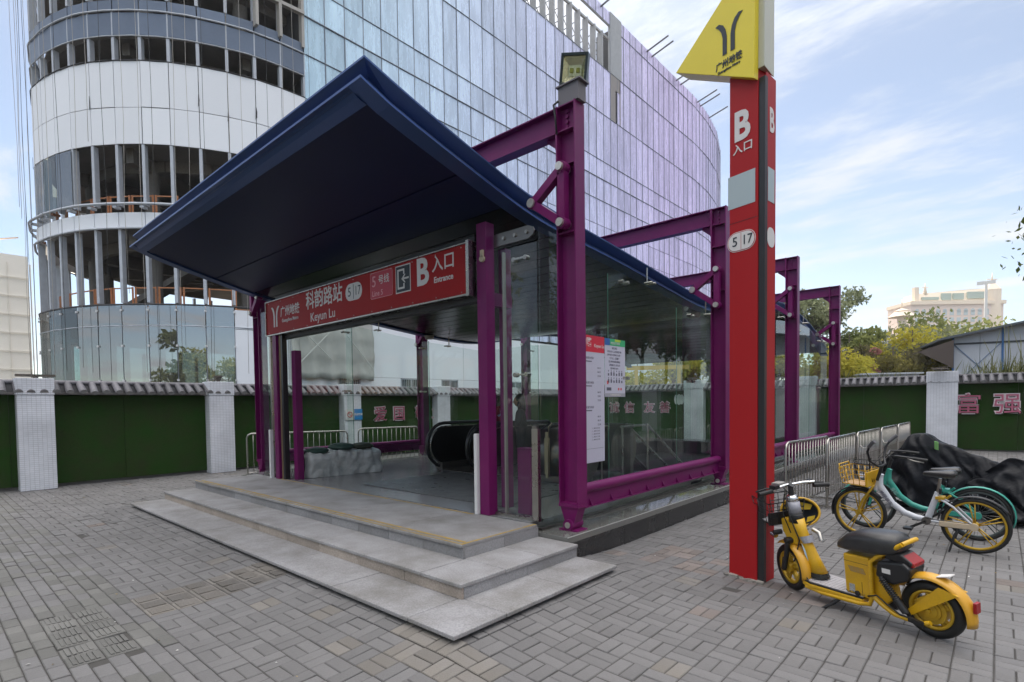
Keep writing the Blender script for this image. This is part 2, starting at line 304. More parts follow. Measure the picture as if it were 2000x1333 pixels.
for i in range(-78, 34):
    for j in range(-6, 112):
        x = i*C_; y = j*C_+0.03
        if x < -15.8 or y > 22.6 or not vis(x+.13, y+.13): continue
        if blocked(x+.13, y+.13) and blocked(x+.01, y+.01) and blocked(x+.25, y+.25) and blocked(x+.25, y+.01) and blocked(x+.01, y+.25): continue
        D = math.hypot(x, y)
        h = nr.rand(); mi = 0
        old = y < 1.1 or y > 9
        if -5.75 < x < -5.25 and 1.1 < y < 2.45: pieces.append((D, x, y, x+C_, y+C_, 1, 1)); continue
        if y < 1.1:
            mi = 3 if h < .5 else 0
            if -5.9 < x < -4.6 and 0.5 < y < 1.0: pieces.append((D, x, y, x+C_, y+C_, 3, 2)); continue
            o = (j % 2)*0.5
            pieces.append((D, x, y, x+C_, y+C_/2, mi, 0)); pieces.append((D, x+C_/2, y+C_/2, x+C_*1.5, y+C_, mi, 0)); continue
        dd = abs((x+4.0)*0.25-(y-1.7))
        if h < .015: mi = 1
        elif h < .022: mi = 2
        if 0.3 < (y-4.7+0.12*(x+2)) < 1.0 and -2.9 < x < -1.2 and h < .6: mi = 2
        if -3.6 < x < -1.9 and 1.75 < y+0.0*x < 2.5 and h < .55 and y < 2.45: mi = 1
        if (i+j) % 2 == 0:
            pieces.append((D, x, y, x+C_, y+C_/2, mi, 0)); pieces.append((D, x, y+C_/2, x+C_, y+C_, mi, 0))
        else:
            pieces.append((D, x, y, x+C_/2, y+C_, mi, 0)); pieces.append((D, x+C_/2, y, x+C_, y+C_, mi, 0))
infr = []; rest = []
for p in pieces:
    a, b_, d = seen((p[1]+p[3])/2, (p[2]+p[4])/2, 0)
    (infr if (0 < a < 2000 and b_ < 1333 and not (blocked((p[1]+p[3])/2, (p[2]+p[4])/2))) else rest).append(p)
infr.sort(key=lambda p: p[0]); near = infr[:300]; rest += infr[300:]
PM = [paver_mat, paver_tan, paver_red, paver_green]
big = MB()
js = MB(); js.mi = 0; n1 = 60
V = [(-16+28*i/n1, -2+25*j/n1, rise(-16+28*i/n1, -2+25*j/n1)-.0085) for i in range(n1+1) for j in range(n1+1)]
js.add(V, [(i*(n1+1)+j, (i+1)*(n1+1)+j, (i+1)*(n1+1)+j+1, i*(n1+1)+j+1) for i in range(n1) for j in range(n1) if not blocked(-16+28*(i+.5)/n1, -2+25*(j+.5)/n1)])
js.build('joint_sand', mat('joint_sand', (.075, .071, .066), .95, var=.5, vscale=3), pavement, kind='stuff')
for p in rest:
    big.mi = p[5]; big.tint = float(nr.rand()); old = (p[2] > 9 or p[2] < 1.1 or p[1] < -9)
    k = 0.022 if old else 0.011
    paver(big, p[1], p[2], p[3], p[4], (nr.randn()*k, nr.randn()*k), nr.randn()*(0.0025 if old else 0.0016), p[6])
big.build('paving_bricks', PM, pavement, kind='stuff')
shared = {}
for p in near:
    wx, wy = round(p[3]-p[1], 3), round(p[4]-p[2], 3); key = (wx, wy, p[5], p[6], int(nr.randint(9)))
    if key not in shared:
        b = MB(); b.mi = 0; b.tint = float(nr.rand()); paver(b, -wx/2-50, -wy/2, wx/2-50, wy/2, (nr.randn()*.011, nr.randn()*.011), nr.randn()*.0014, p[6]); b.v = [(q[0]+50, q[1], q[2]) for q in b.v]; shared[key] = b.mesh('brick', PM[p[5]])
    cx, cy = (p[1]+p[3])/2, (p[2]+p[4])/2; gx, gy = (rise(cx+.05, cy)-rise(cx-.05, cy))/.1, (rise(cx, cy+.05)-rise(cx, cy-.05))/.1
    link(shared[key], 'brick', pavement, (cx, cy, rise(cx, cy)), (math.atan(gy), -math.atan(gx), 0))
# fallen bits of leaf and grit on the paving
lit = MB(); 
for k in range(1000):
    x = rnd.uniform(-15, 2); y = rnd.uniform(0.2, 21)
    if blocked(x, y): continue
    a = rnd.uniform(0, 6.28); s_ = rnd.uniform(.004, .02)*(1.5 if rnd.random() < .1 else 1); lit.tint = rnd.random(); lit.mi = 0 if rnd.random() < .5 else 1
    c, s2 = math.cos(a)*s_, math.sin(a)*s_
    lit.add([(x-c, y-s2, .006), (x+s2*.5, y-c*.5, .009), (x+c, y+s2, .006), (x-s2*.5, y+c*.5, .011)], [(0, 1, 2, 3)])
lit.build('litter', [mat('dry_leaf', (0.30, 0.22, 0.10), 0.8, tint=.5), mat('pale_grit', (0.45, 0.44, 0.42), 0.9, tint=.5)], None, kind='stuff')
# ------------------------------------------------------------------ boundary wall
tile_m = mat('grey_roof_tile', (0.14, 0.135, 0.15), 0.6, var=0.8, vscale=5, vcol=(0.055, 0.055, 0.06), rand=0.35, fine=0.35, fscale=50)
tile_end = mat('pale_tile_mortar', (0.34, 0.33, 0.33), 0.8, var=0.6, vscale=8)
turf = mat('green_turf_panel', (0.025, 0.072, 0.014), 1.0, var=0.9, vscale=1.6, vcol=(0.04, 0.055, 0.022), bump=0.9, bscale=160, fine=0.6, fscale=90, spec=0.1, rand=.14)
mosaic = brick_mat('white_mosaic', (0.78, 0.80, 0.86), (0.72, 0.75, 0.81), (0.52, 0.53, 0.57), 0.075, 0.042, 0.004, 0.5, 0.25, 'wall', 0.22, 0.0)
plaster = mat('grey_plaster', (0.16, 0.155, 0.15), 0.85, var=0.5, vscale=4)
def tile_mesh():
    b = MB(); n = 6; L_ = 0.40
    for (yo, zo, ln) in ((0, 0, L_),):
        rings = []
        for t in (0, 1):
            rings.append([(0.075*math.cos(math.pi*k/n)*(1-.12*(1-t)), -ln*t, 0.075*math.sin(math.pi*k/n)*(1-.12*(1-t))-0.0) for k in range(n+1)])
        b.smooth = True; b.loft([rings[0], rings[1]], close=False, cap=False); b.smooth = False
        b.mi = 1; b.add(rings[1]+[(0, -ln, -0.03)], [tuple([n+1]+list(range(n+1)))])
    return b.mesh('roof_tile', [tile_m, tile_end])
TILE = tile_mesh()
def wall_run(name, label, p0, p1, zt, nrm, pillars, ptop, pw=0.60, pd=0.33, skip=()):
    """wall from p0 to p1 (plan), nrm the side it shows; pillars: distances along it"""
    p0 = Vector((*p0, 0)); p1 = Vector((*p1, 0)); d = (p1-p0); ln = d.length; d.normalize(); n = Vector((*nrm, 0)).normalized()
    t = thing(name, label, 'wall', p0)
    ang = math.atan2(d.y, d.x); t.rotation_euler = (0, 0, ang)
    sgn = 1 if Vector((-d.y, d.x, 0)).dot(n) > 0 else -1     # local +y side
    b = MB(); b.box(0, ln, -.12*sgn, -.0*sgn-.02*sgn, 0, zt); b.build('masonry', plaster, t)
    for q in range(int(ln/2)+1): b = MB(); b.box(q*2+.004, min(ln, q*2+1.996), 0, (.018+rnd.random()*.008)*sgn, .05+rnd.random()*.03, zt-.06); b.build('turf_panel', turf, t)
    b = MB(); b.box(0, ln, -.16*sgn, .13*sgn, zt-.05, zt); b.build('coping_slab', mat('grey_coping', (0.22, 0.21, 0.21), .8, var=.6, vscale=4), t)
    b = MB(); b.prism([(0, .13*sgn, zt+.002), (0, -.16*sgn, zt+.002), (0, -.02*sgn, zt+.2)], (ln, 0, 0)); b.build('tile_bed', mat('dark_tile_bed', (0.04, 0.04, 0.045), .8), t)
    b = MB(); b.cyl((0, -.02*sgn, zt+.215), (ln, -.02*sgn, zt+.215), .05, 8); b.build('ridge', tile_m, t)
    k = 0; x = 0.1
    while x < ln-.1:
        tilt = math.radians(32)+rnd.uniform(-.04, .04)
        o = link(TILE, 'roof_tile', t, (x+rnd.uniform(-.01, .01), (-.0)*sgn, zt+.19)); o.rotation_euler = (tilt, 0, (math.pi if sgn > 0 else 0)+rnd.uniform(-.05, .05))
        x += 0.215; k += 1
    for s_ in pillars:
        b = MB(); b.box(s_-pw/2, s_+pw/2, -.1*sgn, pd*sgn, 0, ptop-.36); b.box(s_-pw/2-.012, s_+pw/2+.012, -.11*sgn, (pd+.012)*sgn, ptop-.355, ptop)
        b.build('pillar', mosaic, t, bevel=.012)
    return t
lamp_m = mat('rusty_lamp_metal', (0.06, 0.055, 0.05), .7, var=.6, vscale=20, vcol=(0.2, 0.16, 0.12))
wl = wall_run('boundary_wall', 'long low wall along the left clad in green turf with white mosaic pillars and grey tiled coping', (-15.36, -4.6), (-15.36, 21.6), 2.07, (1, 0), [6.4, 10.06, 13.9, 17.65, 21.4], 2.36)
wb = wall_run('boundary_wall', 'back wall behind the barriers and bikes clad in green turf with two white pillars', (-15.5, 21.55), (7.7, 23.43), 2.2, (0, -1), [6.1, 10.15, 14.15, 20.1], 2.56, pw=.80, pd=.36)
pil_lamps = [(-15.2, 1.83, 2.36, 'long flat black lamp on the leftmost white pillar'), (-15.2, 5.45, 2.36, 'small round lamp on the white pillar left of the entrance')]
for i, (x, y, z, lb) in enumerate(pil_lamps):
    b = MB(); b.cyl((0, 0, 0), (0, 0, .05), .05, 10)
    b.beam((-.2, -.2, .05), (.2, .2, .05), .03, .02); b.beam((-.2, .2, .05), (.2, -.2, .05), .03, .02)
    if i: b.cyl((0, 0, .05), (0, 0, .13), .06, 12, .09); b.cyl((0, 0, .13), (0, 0, .16), .11, 12)
    else: b.beam((-.0, -.32, .06), (0, .32, .06), .12, .05)
    tag(b.build('pillar_lamp', lamp_m, None, (x, y, z)), lb, 'lamp')
for (x, y, lb) in ((-1.4, 22.1, 'wire wreath lamp on the white pillar beside the covered motorbikes'), (-9.5, 21.9, 'wire wreath lamp on the white pillar seen through the station glass')):
    b = MB(); b.ring((0, 0, .06), (0, 0, 1), .2, .02, 16, 5); b.cyl((0, 0, 0), (0, 0, .12), .05, 8); b.beam((-.25, 0, .1), (.3, .05, .14), .04, .03)
    tag(b.build('pillar_lamp', lamp_m, None, (x, y, 2.56)), lb, 'lamp')
# slogan letters standing off the turf
pinkf = mat('pink_letter_face', (0.50, 0.14, 0.22), .5, var=.3, vscale=6); pinkw = mat('white_letter_rim', (0.75, 0.68, 0.70), .5)
def slogan(chars, label, pos, xd, size):
    t = thing('wall_lettering', label, 'lettering', pos[0])
    for ch, p in zip(chars, pos):
        o = Vector(p)-Vector(pos[0]); n = Vector(xd).cross(Vector((0, 0, 1)))
        letters(ch, size, pinkw, t, o, xd, bold=.02*size/.5, depth=.012, name='letter_rim')
        letters(ch, size, pinkf, t, o+n*.02, xd, bold=.0, depth=.012, name='letter_face')
slogan('爱国敬业', 'pink wall characters 爱国敬业 seen through the entrance', [(-15.315, y, 1.38) for y in (10.5, 11.25, 12.2, 12.95)], (0, 1, 0), .52)
dB = Vector((23.2, 1.88, 0)).normalized(); 
def onback(x, z): return (x, 21.55+(x+15.5)*1.88/23.2-.06, z)
slogan('诚信友善', 'pink wall characters 诚信友善 seen through the side glass', [onback(x, 1.42) for x in (-13.15, -12.4, -11.45, -10.75)], dB, .52)
slogan('富强', 'pink wall characters 富强 at the right end of the back wall', [onback(x, 1.46) for x in (-.72, .2)], dB, .68)
b = MB(); 
for dx, rr in ((-.12, .17), (0, .19), (.12, .17)): b.prism([(dx+.1*math.cos(a*math.pi/6), 0, rr*1.25*math.sin(a*math.pi/6)) for a in range(12)], (0, -.012-dx*.01, 0))
tag(b.build('cloud_plaque', white_paint, None, onback(-10.12, 1.78)), 'small white scalloped plaque on the turf right of the characters', 'plaque')
# small blue notice on the pillar seen through the doorway
t = thing('pillar_notice', 'small blue and white notice on a white pillar seen through the entrance', 'sign', (-15.01, 9.3, 1.42))
b = MB(); b.box(.0, .012, -.27, .02, -.17, .17); b.build('white_panel', white_paint, t)
b = MB(); b.box(.0, .012, .023, .31, -.17, .17); b.build('blue_panel', mat('sign_blue', (0.02, 0.22, 0.52), .5), t)
b = MB(); b.ring((.013, -.13, 0), (1, 0, 0), .08, .012, 20, 4); b.beam((.013, -.18, .05), (.013, -.08, -.05), .01, .015); b.build('prohibition_ring', mat('sign_red', (0.6, 0.03, 0.03), .5), t)
letters('禁止吸烟', .075, white_paint, t, (.014, .167, 0), (0, 1, 0), bold=.002)
#PART3
# ------------------------------------------------------------------ the unfinished round-cornered building
FP = [(-50.5, 30), (-51.6, 20), (-51.2, 14.5), (-50.6, 12.2), (-49.4, 10), (-48.0, 8.5), (-46.3, 7.1), (-44.5, 6.15), (-42.5, 5.5), (-40.4, 5.19), (-38.35, 5.52), (-36.87, 5.98), (-35.6, 6.52), (-34.4, 7.33), (-33.3, 8.27), (-32.35, 9.3), (-31.6, 10.4), (-30.97, 11.65), (-30.47, 12.9), (-30.2, 14.38), (-30.1, 15.96)]
FP2 = [(-30.1, 15.96), (-30.1, 70.0), (-30.5, 75.2), (-31.5, 81), (-33.6, 88), (-37, 95), (-42, 101)]
def arc(pts):
    P = [Vector((*p, 0)) for p in pts]; s_ = [0]
    for a, b in zip(P, P[1:]): s_.append(s_[-1]+(b-a).length)
    return P, s_
PA, SA = arc(FP); LA = SA[-1]; PB, SB = arc(FP2)
def foot(s_):                            # s<0: round tower going left; s>0: long flat front
    if s_ <= 0: P, Q, u = PA, SA, LA+s_
    else: P, Q, u = PB, SB, s_
    u = max(0, min(u, Q[-1]-1e-6))
    for i in range(len(Q)-1):
        if u <= Q[i+1]+1e-9: return P[i].lerp(P[i+1], (u-Q[i])/(Q[i+1]-Q[i]))
    return P[-1]
def outn(s_):
    d = (foot(s_+.3)-foot(s_-.3)).normalized(); return Vector((d.y, -d.x, 0))
bld = thing('unfinished_building', 'huge round cornered office block under construction, glass film panels and open floors, behind the wall', 'building', (0, 0, 0))
TP, FPn = 1.36, 1.33
alu = mat('aluminium_mullion', (0.50, 0.53, 0.58), .45, .1, var=.4, vscale=3, vcol=(0.34, 0.35, 0.38))
conc = mat('raw_concrete', (0.20, 0.185, 0.165), .85, var=.6, vscale=.7, vcol=(0.12, 0.11, 0.10), fine=.2, fscale=12)
conc_dark = mat('dark_concrete', (0.07, 0.07, 0.075), .85, var=.4, vscale=.7)  # evenly dark concrete for the structure behind the panels
board = mat('white_board', (0.86, 0.88, 0.92), .55, var=.25, vscale=.8, vcol=(0.78, 0.80, 0.85), rand=.04)
spand = mat('grey_blue_spandrel', (0.15, 0.19, 0.26), .35, .2, var=.3, vscale=1, rand=.1)
def film_material():
    m = bpy.data.materials.new('filmed_glass_panel'); m.use_nodes = True; nt = m.node_tree; N = nt.nodes; L = nt.links; b = N['Principled BSDF']
    g = N.new('ShaderNodeNewGeometry'); s = N.new('ShaderNodeSeparateXYZ'); L.new(g.outputs['Position'], s.inputs[0])
    r = N.new('ShaderNodeMapRange'); r.inputs['From Min'].default_value = 16; r.inputs['From Max'].default_value = 62; L.new(s.outputs[1], r.inputs[0])
    cr = N.new('ShaderNodeMix'); cr.data_type = 'RGBA'; cr.inputs[6].default_value = (0.62, 0.84, 0.98, 1); cr.inputs[7].default_value = (0.82, 0.68, 1.0, 1); L.new(r.outputs[0], cr.inputs[0])
    # wrinkled protective film: streaks, patches
    mp = N.new('ShaderNodeMapping'); mp.inputs['Scale'].default_value = (1, 1.2, .22); L.new(g.outputs['Position'], mp.inputs[0])
    n = N.new('ShaderNodeTexNoise'); n.inputs['Scale'].default_value = 1.5; n.inputs['Detail'].default_value = 8; n.inputs['Roughness'].default_value = .7; L.new(mp.outputs[0], n.inputs['Vector'])
    r2 = N.new('ShaderNodeMapRange'); r2.inputs['From Min'].default_value = .3; r2.inputs['From Max'].default_value = .7; r2.inputs['To Min'].default_value = .78; r2.inputs['To Max'].default_value = 1.1; L.new(n.outputs['Fac'], r2.inputs[0])
    n3 = N.new('ShaderNodeTexNoise'); n3.inputs['Scale'].default_value = .12; n3.inputs['Detail'].default_value = 3; L.new(g.outputs['Position'], n3.inputs['Vector'])
    r3 = N.new('ShaderNodeMapRange'); r3.inputs['From Min'].default_value = .35; r3.inputs['From Max'].default_value = .65; r3.inputs['To Min'].default_value = .93; r3.inputs['To Max'].default_value = 1.07; L.new(n3.outputs['Fac'], r3.inputs[0])
    oi = N.new('ShaderNodeObjectInfo'); r4 = N.new('ShaderNodeMapRange'); r4.inputs['To Min'].default_value = .84; r4.inputs['To Max'].default_value = 1.12; L.new(oi.outputs['Random'], r4.inputs[0])
    at = N.new('ShaderNodeAttribute'); at.attribute_name = 'tint'; r5 = N.new('ShaderNodeMapRange'); r5.inputs['To Min'].default_value = .84; r5.inputs['To Max'].default_value = 1.12; L.new(at.outputs['Fac'], r5.inputs[0])
    cur = cr.outputs[2]
    for q in (r2, r3, r4, r5):
        v = N.new('ShaderNodeVectorMath'); v.operation = 'SCALE'; L.new(cur, v.inputs[0]); L.new(q.outputs[0], v.inputs['Scale']); cur = v.outputs[0]
    L.new(cur, b.inputs['Base Color']); b.inputs['Metallic'].default_value = .2
    n2 = N.new('ShaderNodeTexNoise'); n2.inputs['Scale'].default_value = 2.2; n2.inputs['Detail'].default_value = 5; L.new(mp.outputs[0], n2.inputs['Vector'])
    bp = N.new('ShaderNodeBump'); bp.inputs['Strength'].default_value = .35; bp.inputs['Distance'].default_value = .06; L.new(n2.outputs['Fac'], bp.inputs['Height']); L.new(bp.outputs[0], b.inputs['Normal'])
    r6 = N.new('ShaderNodeMapRange'); r6.inputs['To Min'].default_value = .12; r6.inputs['To Max'].default_value = .42; L.new(n.outputs['Fac'], r6.inputs[0]); L.new(r6.outputs[0], b.inputs['Roughness'])
    return m
film = film_material()
def panel(s0, s1, z0, z1, th, off, m, name, gap=.02, joined=None):
    a = foot(s0); b = foot(s1); c = (a+b)/2; d = b-a; ln = d.length; d.normalize(); n = Vector((d.y, -d.x, 0)); c = c+n*off
    if joined is not None: joined.obox((c.x, c.y, (z0+z1)/2), d*(ln/2-gap), n*th/2, Vector((0, 0, (z1-z0)/2-gap))); return
    o = link(unit_box(m), name, bld, (c.x, c.y, (z0+z1)/2)); o.rotation_euler = (0, 0, math.atan2(d.y, d.x)); o.scale = (ln-2*gap, th, z1-z0-2*gap); return o
# floors and core
def slab(z0, z1, inset=.55):
    P = []
    s_ = -LA
    while s_ < 60.1:
        q = foot(s_)-outn(min(max(s_, -LA+.4), 60))*inset; P.append((q.x, q.y, z0)); s_ += 2.0
    P += [(-50, 75, z0)]
    b = MB(); b.prism(P, (0, 0, z1-z0)); return b
for z0, z1 in ((6.35, 7.0), (11.2, 11.8), (15.5, 16.1), (19.0, 19.5), (21.0, 21.7), (25.4, 26.0), (30.2, 30.7)): slab(z0, z1).build('floor_slab', conc, bld)
cols = [s_ for s_ in (-3, -9.5, -16, -22.5, -29)]
for s_ in cols:
    q = foot(s_)-outn(s_)*2.6; b = MB(); b.cyl((q.x, q.y, 0), (q.x, q.y, 30), .38, 12); b.build('concrete_column', conc, bld)
for z in (10.7, 15.0, 20.6, 25.0):       # ceiling beams hung under the slabs
    for s_ in cols:
        q = foot(s_)-outn(s_)*.9; r_ = foot(s_)-outn(s_)*9; b = MB(); b.beam((q.x, q.y, z+.15), (r_.x, r_.y, z+.15), .4, .8); b.build('ceiling_beam', conc, bld)
    b = MB()
    for s_ in np.arange(-34, 0, 3.2):
        q = foot(s_)-outn(s_)*2.6; r_ = foot(s_+3.2)-outn(s_+3.2)*2.6; b.beam((q.x, q.y, z+.2), (r_.x, r_.y, z+.2), .35, .6)
    b.build('ring_beam', conc, bld)
b = MB(); b.box(-44, -37, 17, 24, 0, 30); b.build('stair_core', conc, bld)
b = MB(); b.beam((-37.5, 8.5, 7.2), (-33.6, 13.0, 10.9), 1.2, .3); b.build('stair_flight', conc, bld)
# tower cladding rows
kmax = int(LA/TP)
def tp(k): return -k*TP
MULL = {}
for k in range(0, kmax):
    s1, s0 = tp(k), tp(k+1)
    front = k < 19
    if front:
        for (z0, z1) in ((15.3, 17.17), (17.17, 19.5)): 
            panel(s0, s1, z0, z1, .05, rnd.uniform(-.01, .015), board, 'board', gap=.012+rnd.random()*.012)
        panel(s0, s1, 20.78, 21.95, .04, 0, spand, 'spandrel_panel', gap=.03)
        panel(s0, s1, 22.02, 22.62, .04, -.05, spand, 'spandrel_panel', gap=.03)
        panel(s0, s1, 11.0, 11.85, .08, 0, board, 'edge_panel', gap=.02)
    # mullions
    if k < 27:
        q = foot(s1)-outn(s1)*.14; a = math.atan2(outn(s1).y, outn(s1).x)
        for (z0, z1) in ((2.0, 5.98), (7.2, 10.98), (12.2, 15.3), (19.5, 20.74), (22.62, 25.9), (26.4, 30.5)):
            if z1 not in MULL: b = MB(); b.box(-.15, .14, -.075, .075, z0, z1); MULL[z1] = b.mesh('mullion', alu)
            link(MULL[z1], 'mullion', bld, (q.x, q.y, 0), (0, 0, a))
        if 'cap' not in MULL: b = MB(); b.box(.1, .16, -.03, .03, 20.78, 22.05); MULL['cap'] = b.mesh('mullion_cap', alu)
        link(MULL['cap'], 'mullion_cap', bld, (q.x, q.y, 0), (0, 0, a))
    if front and rnd.random() < .6:      # torn tape hanging from the joints
        q = foot(s1)+outn(s1)*.05; b = MB(); z = 15.4+rnd.random()*2.9; ww = rnd.uniform(.015, .05); hh = rnd.uniform(.4, 1.3)
        b.prism([(0, -ww, z), (0, ww*rnd.random(), z+.15*hh), (0, ww, z+.55*hh), (0, ww*.3, z+.8*hh), (0, -ww*.4, z+hh)], (.02, 0, 0)); b.build('torn_joint_tape', mat('dark_tape', (.05, .05, .055), .8), bld, (q.x, q.y, 0), (0, 0, math.atan2(outn(s1).y, outn(s1).x)))
# steel ring pipes and their brackets at the third floor
def ringpipe(z, off, r, m, name, s0=-27, s1=0.0):
    b = MB(); n = 60; b.tube([(foot(s0+(s1-s0)*i/n)+outn(s0+(s1-s0)*i/n)*off)+Vector((0, 0, z)) for i in range(n+1)], r, 6); b.build(name, m, bld)
ringpipe(12.17, .32, .07, alu, 'ring_pipe'); ringpipe(11.0, .12, .06, alu, 'ring_pipe'); ringpipe(22.0, .05, .045, alu, 'ring_pipe'); ringpipe(19.52, .03, .03, mat('dark_seal', (.03, .03, .035), .7), 'ring_seal'); ringpipe(20.75, .02, .03, alu, 'ring_pipe'); ringpipe(7.1, .04, .05, conc_dark, 'ring_seal'); ringpipe(6.0, .04, .03, alu, 'ring_pipe')
for k in range(0, 19):
    s_ = tp(k); q = foot(s_)+outn(s_)*.16; b = MB(); b.box(-.2, .16, -.1, .1, 11.98, 12.1); b.build('bracket', alu if k % 5 else mat('rust', (.14, .06, .03), .8), bld, (q.x, q.y, 0), (0, 0, math.atan2(outn(s_).y, outn(s_).x)))
# glazing on the ground floor, darker glass above it, a few upper panes
gl = glass_mat('tower_glass', (0.62, 0.70, 0.70), .0, 1.7, film=.06, filmcol=(.6, .62, .6)); gl2 = glass_mat('tower_tinted_glass', (0.16, 0.19, 0.20), .02, 1.9)
gl3 = glass_mat('tower_mirror_glass', (0.22, 0.27, 0.27), .01, 3.2, film=.1, filmcol=(.62, .62, .58))
for k in range(3, 19):
    s1, s0 = tp(k), tp(k+1)
    panel(s0, s1, 2.2, 6.0, .02, .06, gl if k > 8 else gl3, 'glass_pane', gap=.02)
    panel(s0, s1, 6.0, 7.15, .02, .06, gl2 if k > 8 else gl3, 'glass_pane', gap=.02)
for k in (9, 10, 11): panel(tp(k+1), tp(k), 12.3, 15.25, .02, .05, gl3 if k != 10 else gl, 'glass_pane', gap=.02)
b = MB(); b.cyl((-34.2, 9.6, 0), (-34.2, 9.6, 3.6), .9, 16); b.build('round_column', mat('pale_column', (.42, .4, .36), .8), bld)
# steel clips on the glass
for k in range(3, 14):
    s_ = tp(k); q = foot(s_)+outn(s_)*.1
    for z in (3.1, 4.9, 6.75): b = MB(); b.box(-.04, .04, -.05, .05, z, z+.1); b.build('glass_clip', white_paint, bld, (q.x, q.y, 0), (0, 0, math.atan2(outn(s_).y, outn(s_).x)))
# orange edge rails on the two open floors
orange = mat('orange_rail_paint', (0.55, 0.20, 0.07), .6, var=.5, vscale=6, vcol=(0.6, 0.35, 0.22))
for zf, ks in ((7.0, range(0, 18)), (11.85, range(5, 18))):
    for k in ks:
        a = foot(tp(k+1)+.08)-outn(tp(k+1))*.9; c = foot(tp(k)-.08)-outn(tp(k))*.9; b = MB()
        for z in (zf+.12, zf+1.15): b.beam((a.x, a.y, z), (c.x, c.y, z), .05, .06)
        for q in (a, c): b.box(q.x-.04, q.x+.04, q.y-.04, q.y+.04, zf, zf+1.2)
        b.build('edge_rail', orange, bld)
# ground-floor white hoarding panels with barred windows
for k in range(0, 3):
    panel(tp(k+1), tp(k), 2.0, 5.9, .06, .02, board, 'board', gap=.012); panel(tp(k+1), tp(k), 5.9, 6.95, .06, .02, board, 'board', gap=.012)
wins = [(17.6, 19.2), (22.3, 24.1), (25.9, 27.5), (33, 35), (41, 43)]
winb = MB(); y = 15.96; k = 0
while y < 72:
    y1 = y+3.99; cut = [q for q in wins if y-.01 < q[0] and q[1] < y1+2 and q[0] < y1]
    panel(y-15.96, y1-15.96, 3.5, 6.95, .06, 0, board, 'board', gap=.012); panel(y-15.96, y1-15.96, 0, 2.55, .06, 0, board, 'board', gap=.012)
    a = y
    for q in cut: 
        if q[0] > a: panel(a-15.96, q[0]-15.96, 2.55, 3.5, .06, 0, board, 'board', gap=.006)
        a = q[1]
    if a < y1: panel(a-15.96, y1-15.96, 2.55, 3.5, .06, 0, board, 'board', gap=.006)
    y = max(y1, a)
for q in wins:
    b = MB(); b.box(-.1, .04, 0, q[1]-q[0], 0, .06); b.box(-.1, .04, 0, q[1]-q[0], .87, .93); b.box(-.1, .04, 0, .06, 0, .93); b.box(-.1, .04, q[1]-q[0]-.06, q[1]-q[0], 0, .93); b.box(-.1, .04, (q[1]-q[0])/2-.05, (q[1]-q[0])/2+.05, 0, .93)
    wv = b.build('window', alu, bld, (-30.08, q[0], 2.56)); g = MB(); g.box(-.09, -.05, .06, q[1]-q[0]-.06, .06, .87); g.build('pane', mat('dull_pane', (.10, .13, .13), .2), wv)
    g = MB()
    for i in range(1, 12): g.box(.02, .05, (q[1]-q[0])*i/12-.012, (q[1]-q[0])*i/12+.012, .03, .9)
    g.build('window_bars', alu, wv)
# grey debris netting hung over the white hoarding
netm = mat('grey_netting', (.50, .49, .46), .8, var=.5, vscale=.9, vcol=(.40, .39, .37), bump=.3, bscale=20)
b = MB(); n1, n2 = 24, 10; V = []
for i in range(n1+1):
    for j in range(n2+1):
        V.append((-29.8+.12*math.sin(i*1.3+j*.4)+.05*math.sin(j*2.1), 14.6+i*5.4/n1, 3.3+j*3.9/n2+.06*math.sin(i)))
b.smooth = True; b.add(V, [(i*(n2+1)+j, (i+1)*(n2+1)+j, (i+1)*(n2+1)+j+1, i*(n2+1)+j+1) for i in range(n1) for j in range(n2)]); o = b.build('debris_netting', netm, bld); sm_ = o.modifiers.new('thick', 'SOLIDIFY'); sm_.thickness = .03
for (a, c) in (((-29.55, 15.0, 4.2), (-29.55, 17.2, 6.4)), ((-29.55, 15.0, 6.2), (-29.55, 17.0, 4.4)), ((-29.55, 19.8, 4.0), (-29.55, 17.8, 6.2))):
    b = MB(); b.beam(a, c, .06, .04); b.build('net_brace', mat('pale_brace', (.6, .6, .58), .7), bld)
# long front: rows of film-covered glass
rows = [(7.1, 11.9), (11.9, 15.3), (15.3, 17.2), (17.2, 19.5), (19.5, 22.0), (22.0, 24.17), (24.17, 26.0), (26.0, 30.7), (30.7, 35.4), (35.4, 40.1), (40.1, 41.45)]
cand = []; stuffp = MB(); stuffp.mi = 0
for ri, (z0, z1) in enumerate(rows):
    for k in range(0, 72):
        s0, s1 = k*FPn, (k+1)*FPn; y0 = 15.96+s0
        if z0 == 35.4 and 8 < k < 25: continue
        if 24 < k < 26 and z0 in (30.7,): continue
        if z0 < 24 and z1 > 22 and False: continue
        c = foot((s0+s1)/2); a, b_, d = seen(c.x, c.y, (z0+z1)/2)
        v = 600 < a < 1415 and -60 < b_ < 590 and (a > 1050 or b_ < 110+(a-712)*.8)
        cand.append((0 if v else 1, d, s0, s1, z0, z1))
cand.sort(); 
for i, (v, d, s0, s1, z0, z1) in enumerate(cand):
    off = rnd.uniform(-.012, .012)
    if i < 300 and v == 0: panel(s0, s1, z0, z1, .05, off, film, 'glass_panel', gap=.027)
    else: stuffp.tint = rnd.random(); panel(s0, s1, z0, z1, .05, off, film, '', gap=.027, joined=stuffp)
stuffp.build('glass_panels', film, bld, kind='stuff')
seam = MB()
for ri, (z0, z1) in enumerate(rows):
    for k in range(1, 72):
        if z0 == 35.4 and 8 < k < 25: continue
        q = foot(k*FPn); n = outn(k*FPn); d = Vector((-n.y, n.x, 0)); w_ = .012+.016*rnd.random(); seam.obox((q.x+n.x*.04, q.y+n.y*.04, (z0+z1)/2), d*w_, n*.022, (0, 0, (z1-z0)/2-.03))
